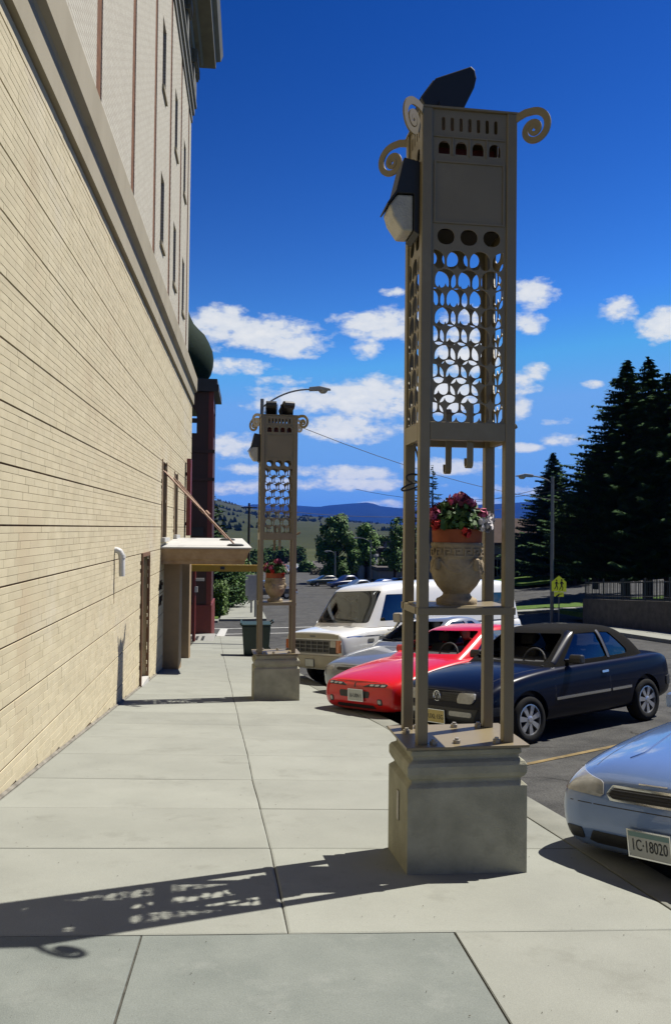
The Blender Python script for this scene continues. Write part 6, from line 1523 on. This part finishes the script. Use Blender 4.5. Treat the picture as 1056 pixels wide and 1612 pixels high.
house('low white walled garage right of the grey houses', 596, 640, 893, 899, 112, 6, M_hw, 'flat')
bay = thing('bay_front', 'round grey bay with flat roof on the two storey house', 'bay', (at_y(580, 900, 119).x, 119.4, gz(5, 119)))
part('bay_wall', MB().lathe([(1.3, 0), (1.3, 3.6)], 16), M_hw, bay); part('bay_roof', MB().lathe([(1.5, 3.6), (1.5, 3.9)], 16), M_hw, bay)

# specks of grit and dry leaf on the slabs
g = random.Random(9); mb = MB()
for _ in range(320):
    y = 2.2 + 7 * g.random() ** 1.6; x = g.uniform(-1.8, kerb_x(y) - .05); s = g.uniform(.002, .006); a = g.uniform(0, 6.28); z = walk_z(x, y) + .003
    c_, q_ = cos(a) * s, sin(a) * s
    mb.add([(x - c_, y - q_, z), (x + q_ * .5, y - c_ * .5, z + .002), (x + c_, y + q_, z + .001), (x - q_ * .5, y + c_ * .5, z + .003)], [(0, 1, 2, 3)])
o = part('grit', mb, mat('grit_brown', (.09, .07, .045), .95, island=.5)); o['kind'] = 'stuff'; o['label'] = 'specks of grit and dry leaf on the sidewalk'
# ------------------------------------------------------------------ country behind
M_hill = mat('sage_hill', spec=0.0, col= (.072, .080, .046), rough=.95, col2=(.046, .057, .034), scale=.006, coords='Object', stain=((.016, .028, .016), .012, .85, .57), detail=10)
M_mtn = mat('forest_mountain', spec=0.0, col= (.012, .022, .03), rough=.95, var=.3, scale=.0015, coords='Object', detail=8)
M_terr = mat('valley_ground', spec=0.0, col= (.10, .11, .06), rough=.95, col2=(.06, .075, .04), scale=.02, coords='Object')
def ridge(name, crest, r0, r1, M, n=220, az0=-1.5, az1=1.75, rough=.1, back=0.35, zb=-9.0):
    pts = sorted((azel(x, y)) for x, y in crest); rows = []
    for i in range(n + 1):
        az_ = az0 + (az1 - az0) * i / n
        e = lerp_tab(pts, az_); hh = tan(e) * r1 + 1.6
        hh += noise.noise(Vector((az_ * 9, r1 * .001, 3.1))) * rough * (1 if (az_ < pts[0][0] - .02 or az_ > pts[-1][0] + .02) else .12) * abs(hh - zb) + noise.noise(Vector((az_ * 60, 0, 1))) * rough * .10 * abs(hh - zb)
        row = []
        for k in range(15):
            f = k / 14; r = r0 + (r1 - r0) * f
            z = zb + (hh - zb) * (f ** 1.15) * (1 + .18 * noise.noise(Vector((az_ * 22, f * 4, 7.7 + r1 * .01))) * (1 - f) * 2)
            row.append((sin(az_) * r, cos(az_) * r, z))
        for f in (1.15, 1.4): row.append((sin(az_) * r1 * f, cos(az_) * r1 * f, hh * (1.15 - f * .5)))
        rows.append(row)
    return structure(name, MB().grid(rows), M, smooth=True, angle=180)
structure('terrain', MB().grid([[(sin(a) * r, cos(a) * r, -8.9 if r > 180 else -9.5) for r in (60, 180, 400, 1000, 2500)] for a in frange(-2.2, 2.4, 40)]), M_terr)
HILL = ridge('hills', [(300, 782), (345, 788), (380, 797), (420, 806), (461, 812), (508, 814), (552, 820), (626, 826), (760, 828), (900, 828), (1056, 826)], 420, 2300, M_hill)
ridge('mountains', [(300, 800), (380, 799), (400, 793), (430, 796), (463, 795), (500, 798), (530, 794), (582, 791), (600, 797), (628, 800), (680, 800), (745, 795), (790, 793), (830, 790), (900, 796), (1056, 800)], 6000, 9000, M_mtn, n=400, rough=.16, zb=-8)
hb = tree_of(HILL.data); g = random.Random(77); mb = MB()
for _ in range(16000):
    a = g.uniform(-.22, .5); r = 480 + 1800 * g.random() ** .7; x, y = sin(a) * r, cos(a) * r
    if noise.noise(Vector((x * .006, y * .004, 2.2))) + .45 * noise.noise(Vector((x * .03, y * .02, 5))) < .26 + g.random() * .3: continue
    h = hb.ray_cast(Vector((x, y, 900)), Vector((0, 0, -1)))[0]
    if h is None: continue
    s = g.uniform(1.2, 3.6); hh = s * g.uniform(.9, 1.7)
    mb.add([(x + s, y, h.z), (x - s * .5, y + s * .8, h.z), (x - s * .5, y - s * .8, h.z), (x, y, h.z + hh * 1.3), (x + s * .7, y - s * .5, h.z + hh * .7)], [(0, 1, 3), (1, 2, 3), (2, 4, 3), (4, 0, 3), (2, 0, 4)])
o = part('hillside_scrub', mb, mat('scrub_green', (.022, .036, .018), .95, spec=0.0, island=.3)); o['kind'] = 'stuff'; o['label'] = 'dark scrub scattered over the sage hills'
# the air between: an even, thin blue haze over the whole valley
hz = MB().box(-13500, 13500, -3000, 13500, -40, 330)
ho = part('haze', hz, None); ho['kind'] = 'stuff'; ho['label'] = 'thin blue haze over the valley'
HM = bpy.data.materials.new('haze_air'); HM.use_nodes = True; HM.node_tree.nodes.clear()
vo = HM.node_tree.nodes.new('ShaderNodeOutputMaterial'); pv_ = HM.node_tree.nodes.new('ShaderNodeVolumePrincipled')
pv_.inputs['Color'].default_value = (.05, .20, .90, 1); pv_.inputs['Density'].default_value = 5.5e-5; pv_.inputs['Anisotropy'].default_value = 0.0
HM.node_tree.links.new(pv_.outputs[0], vo.inputs['Volume']); ho.data.materials.append(HM)
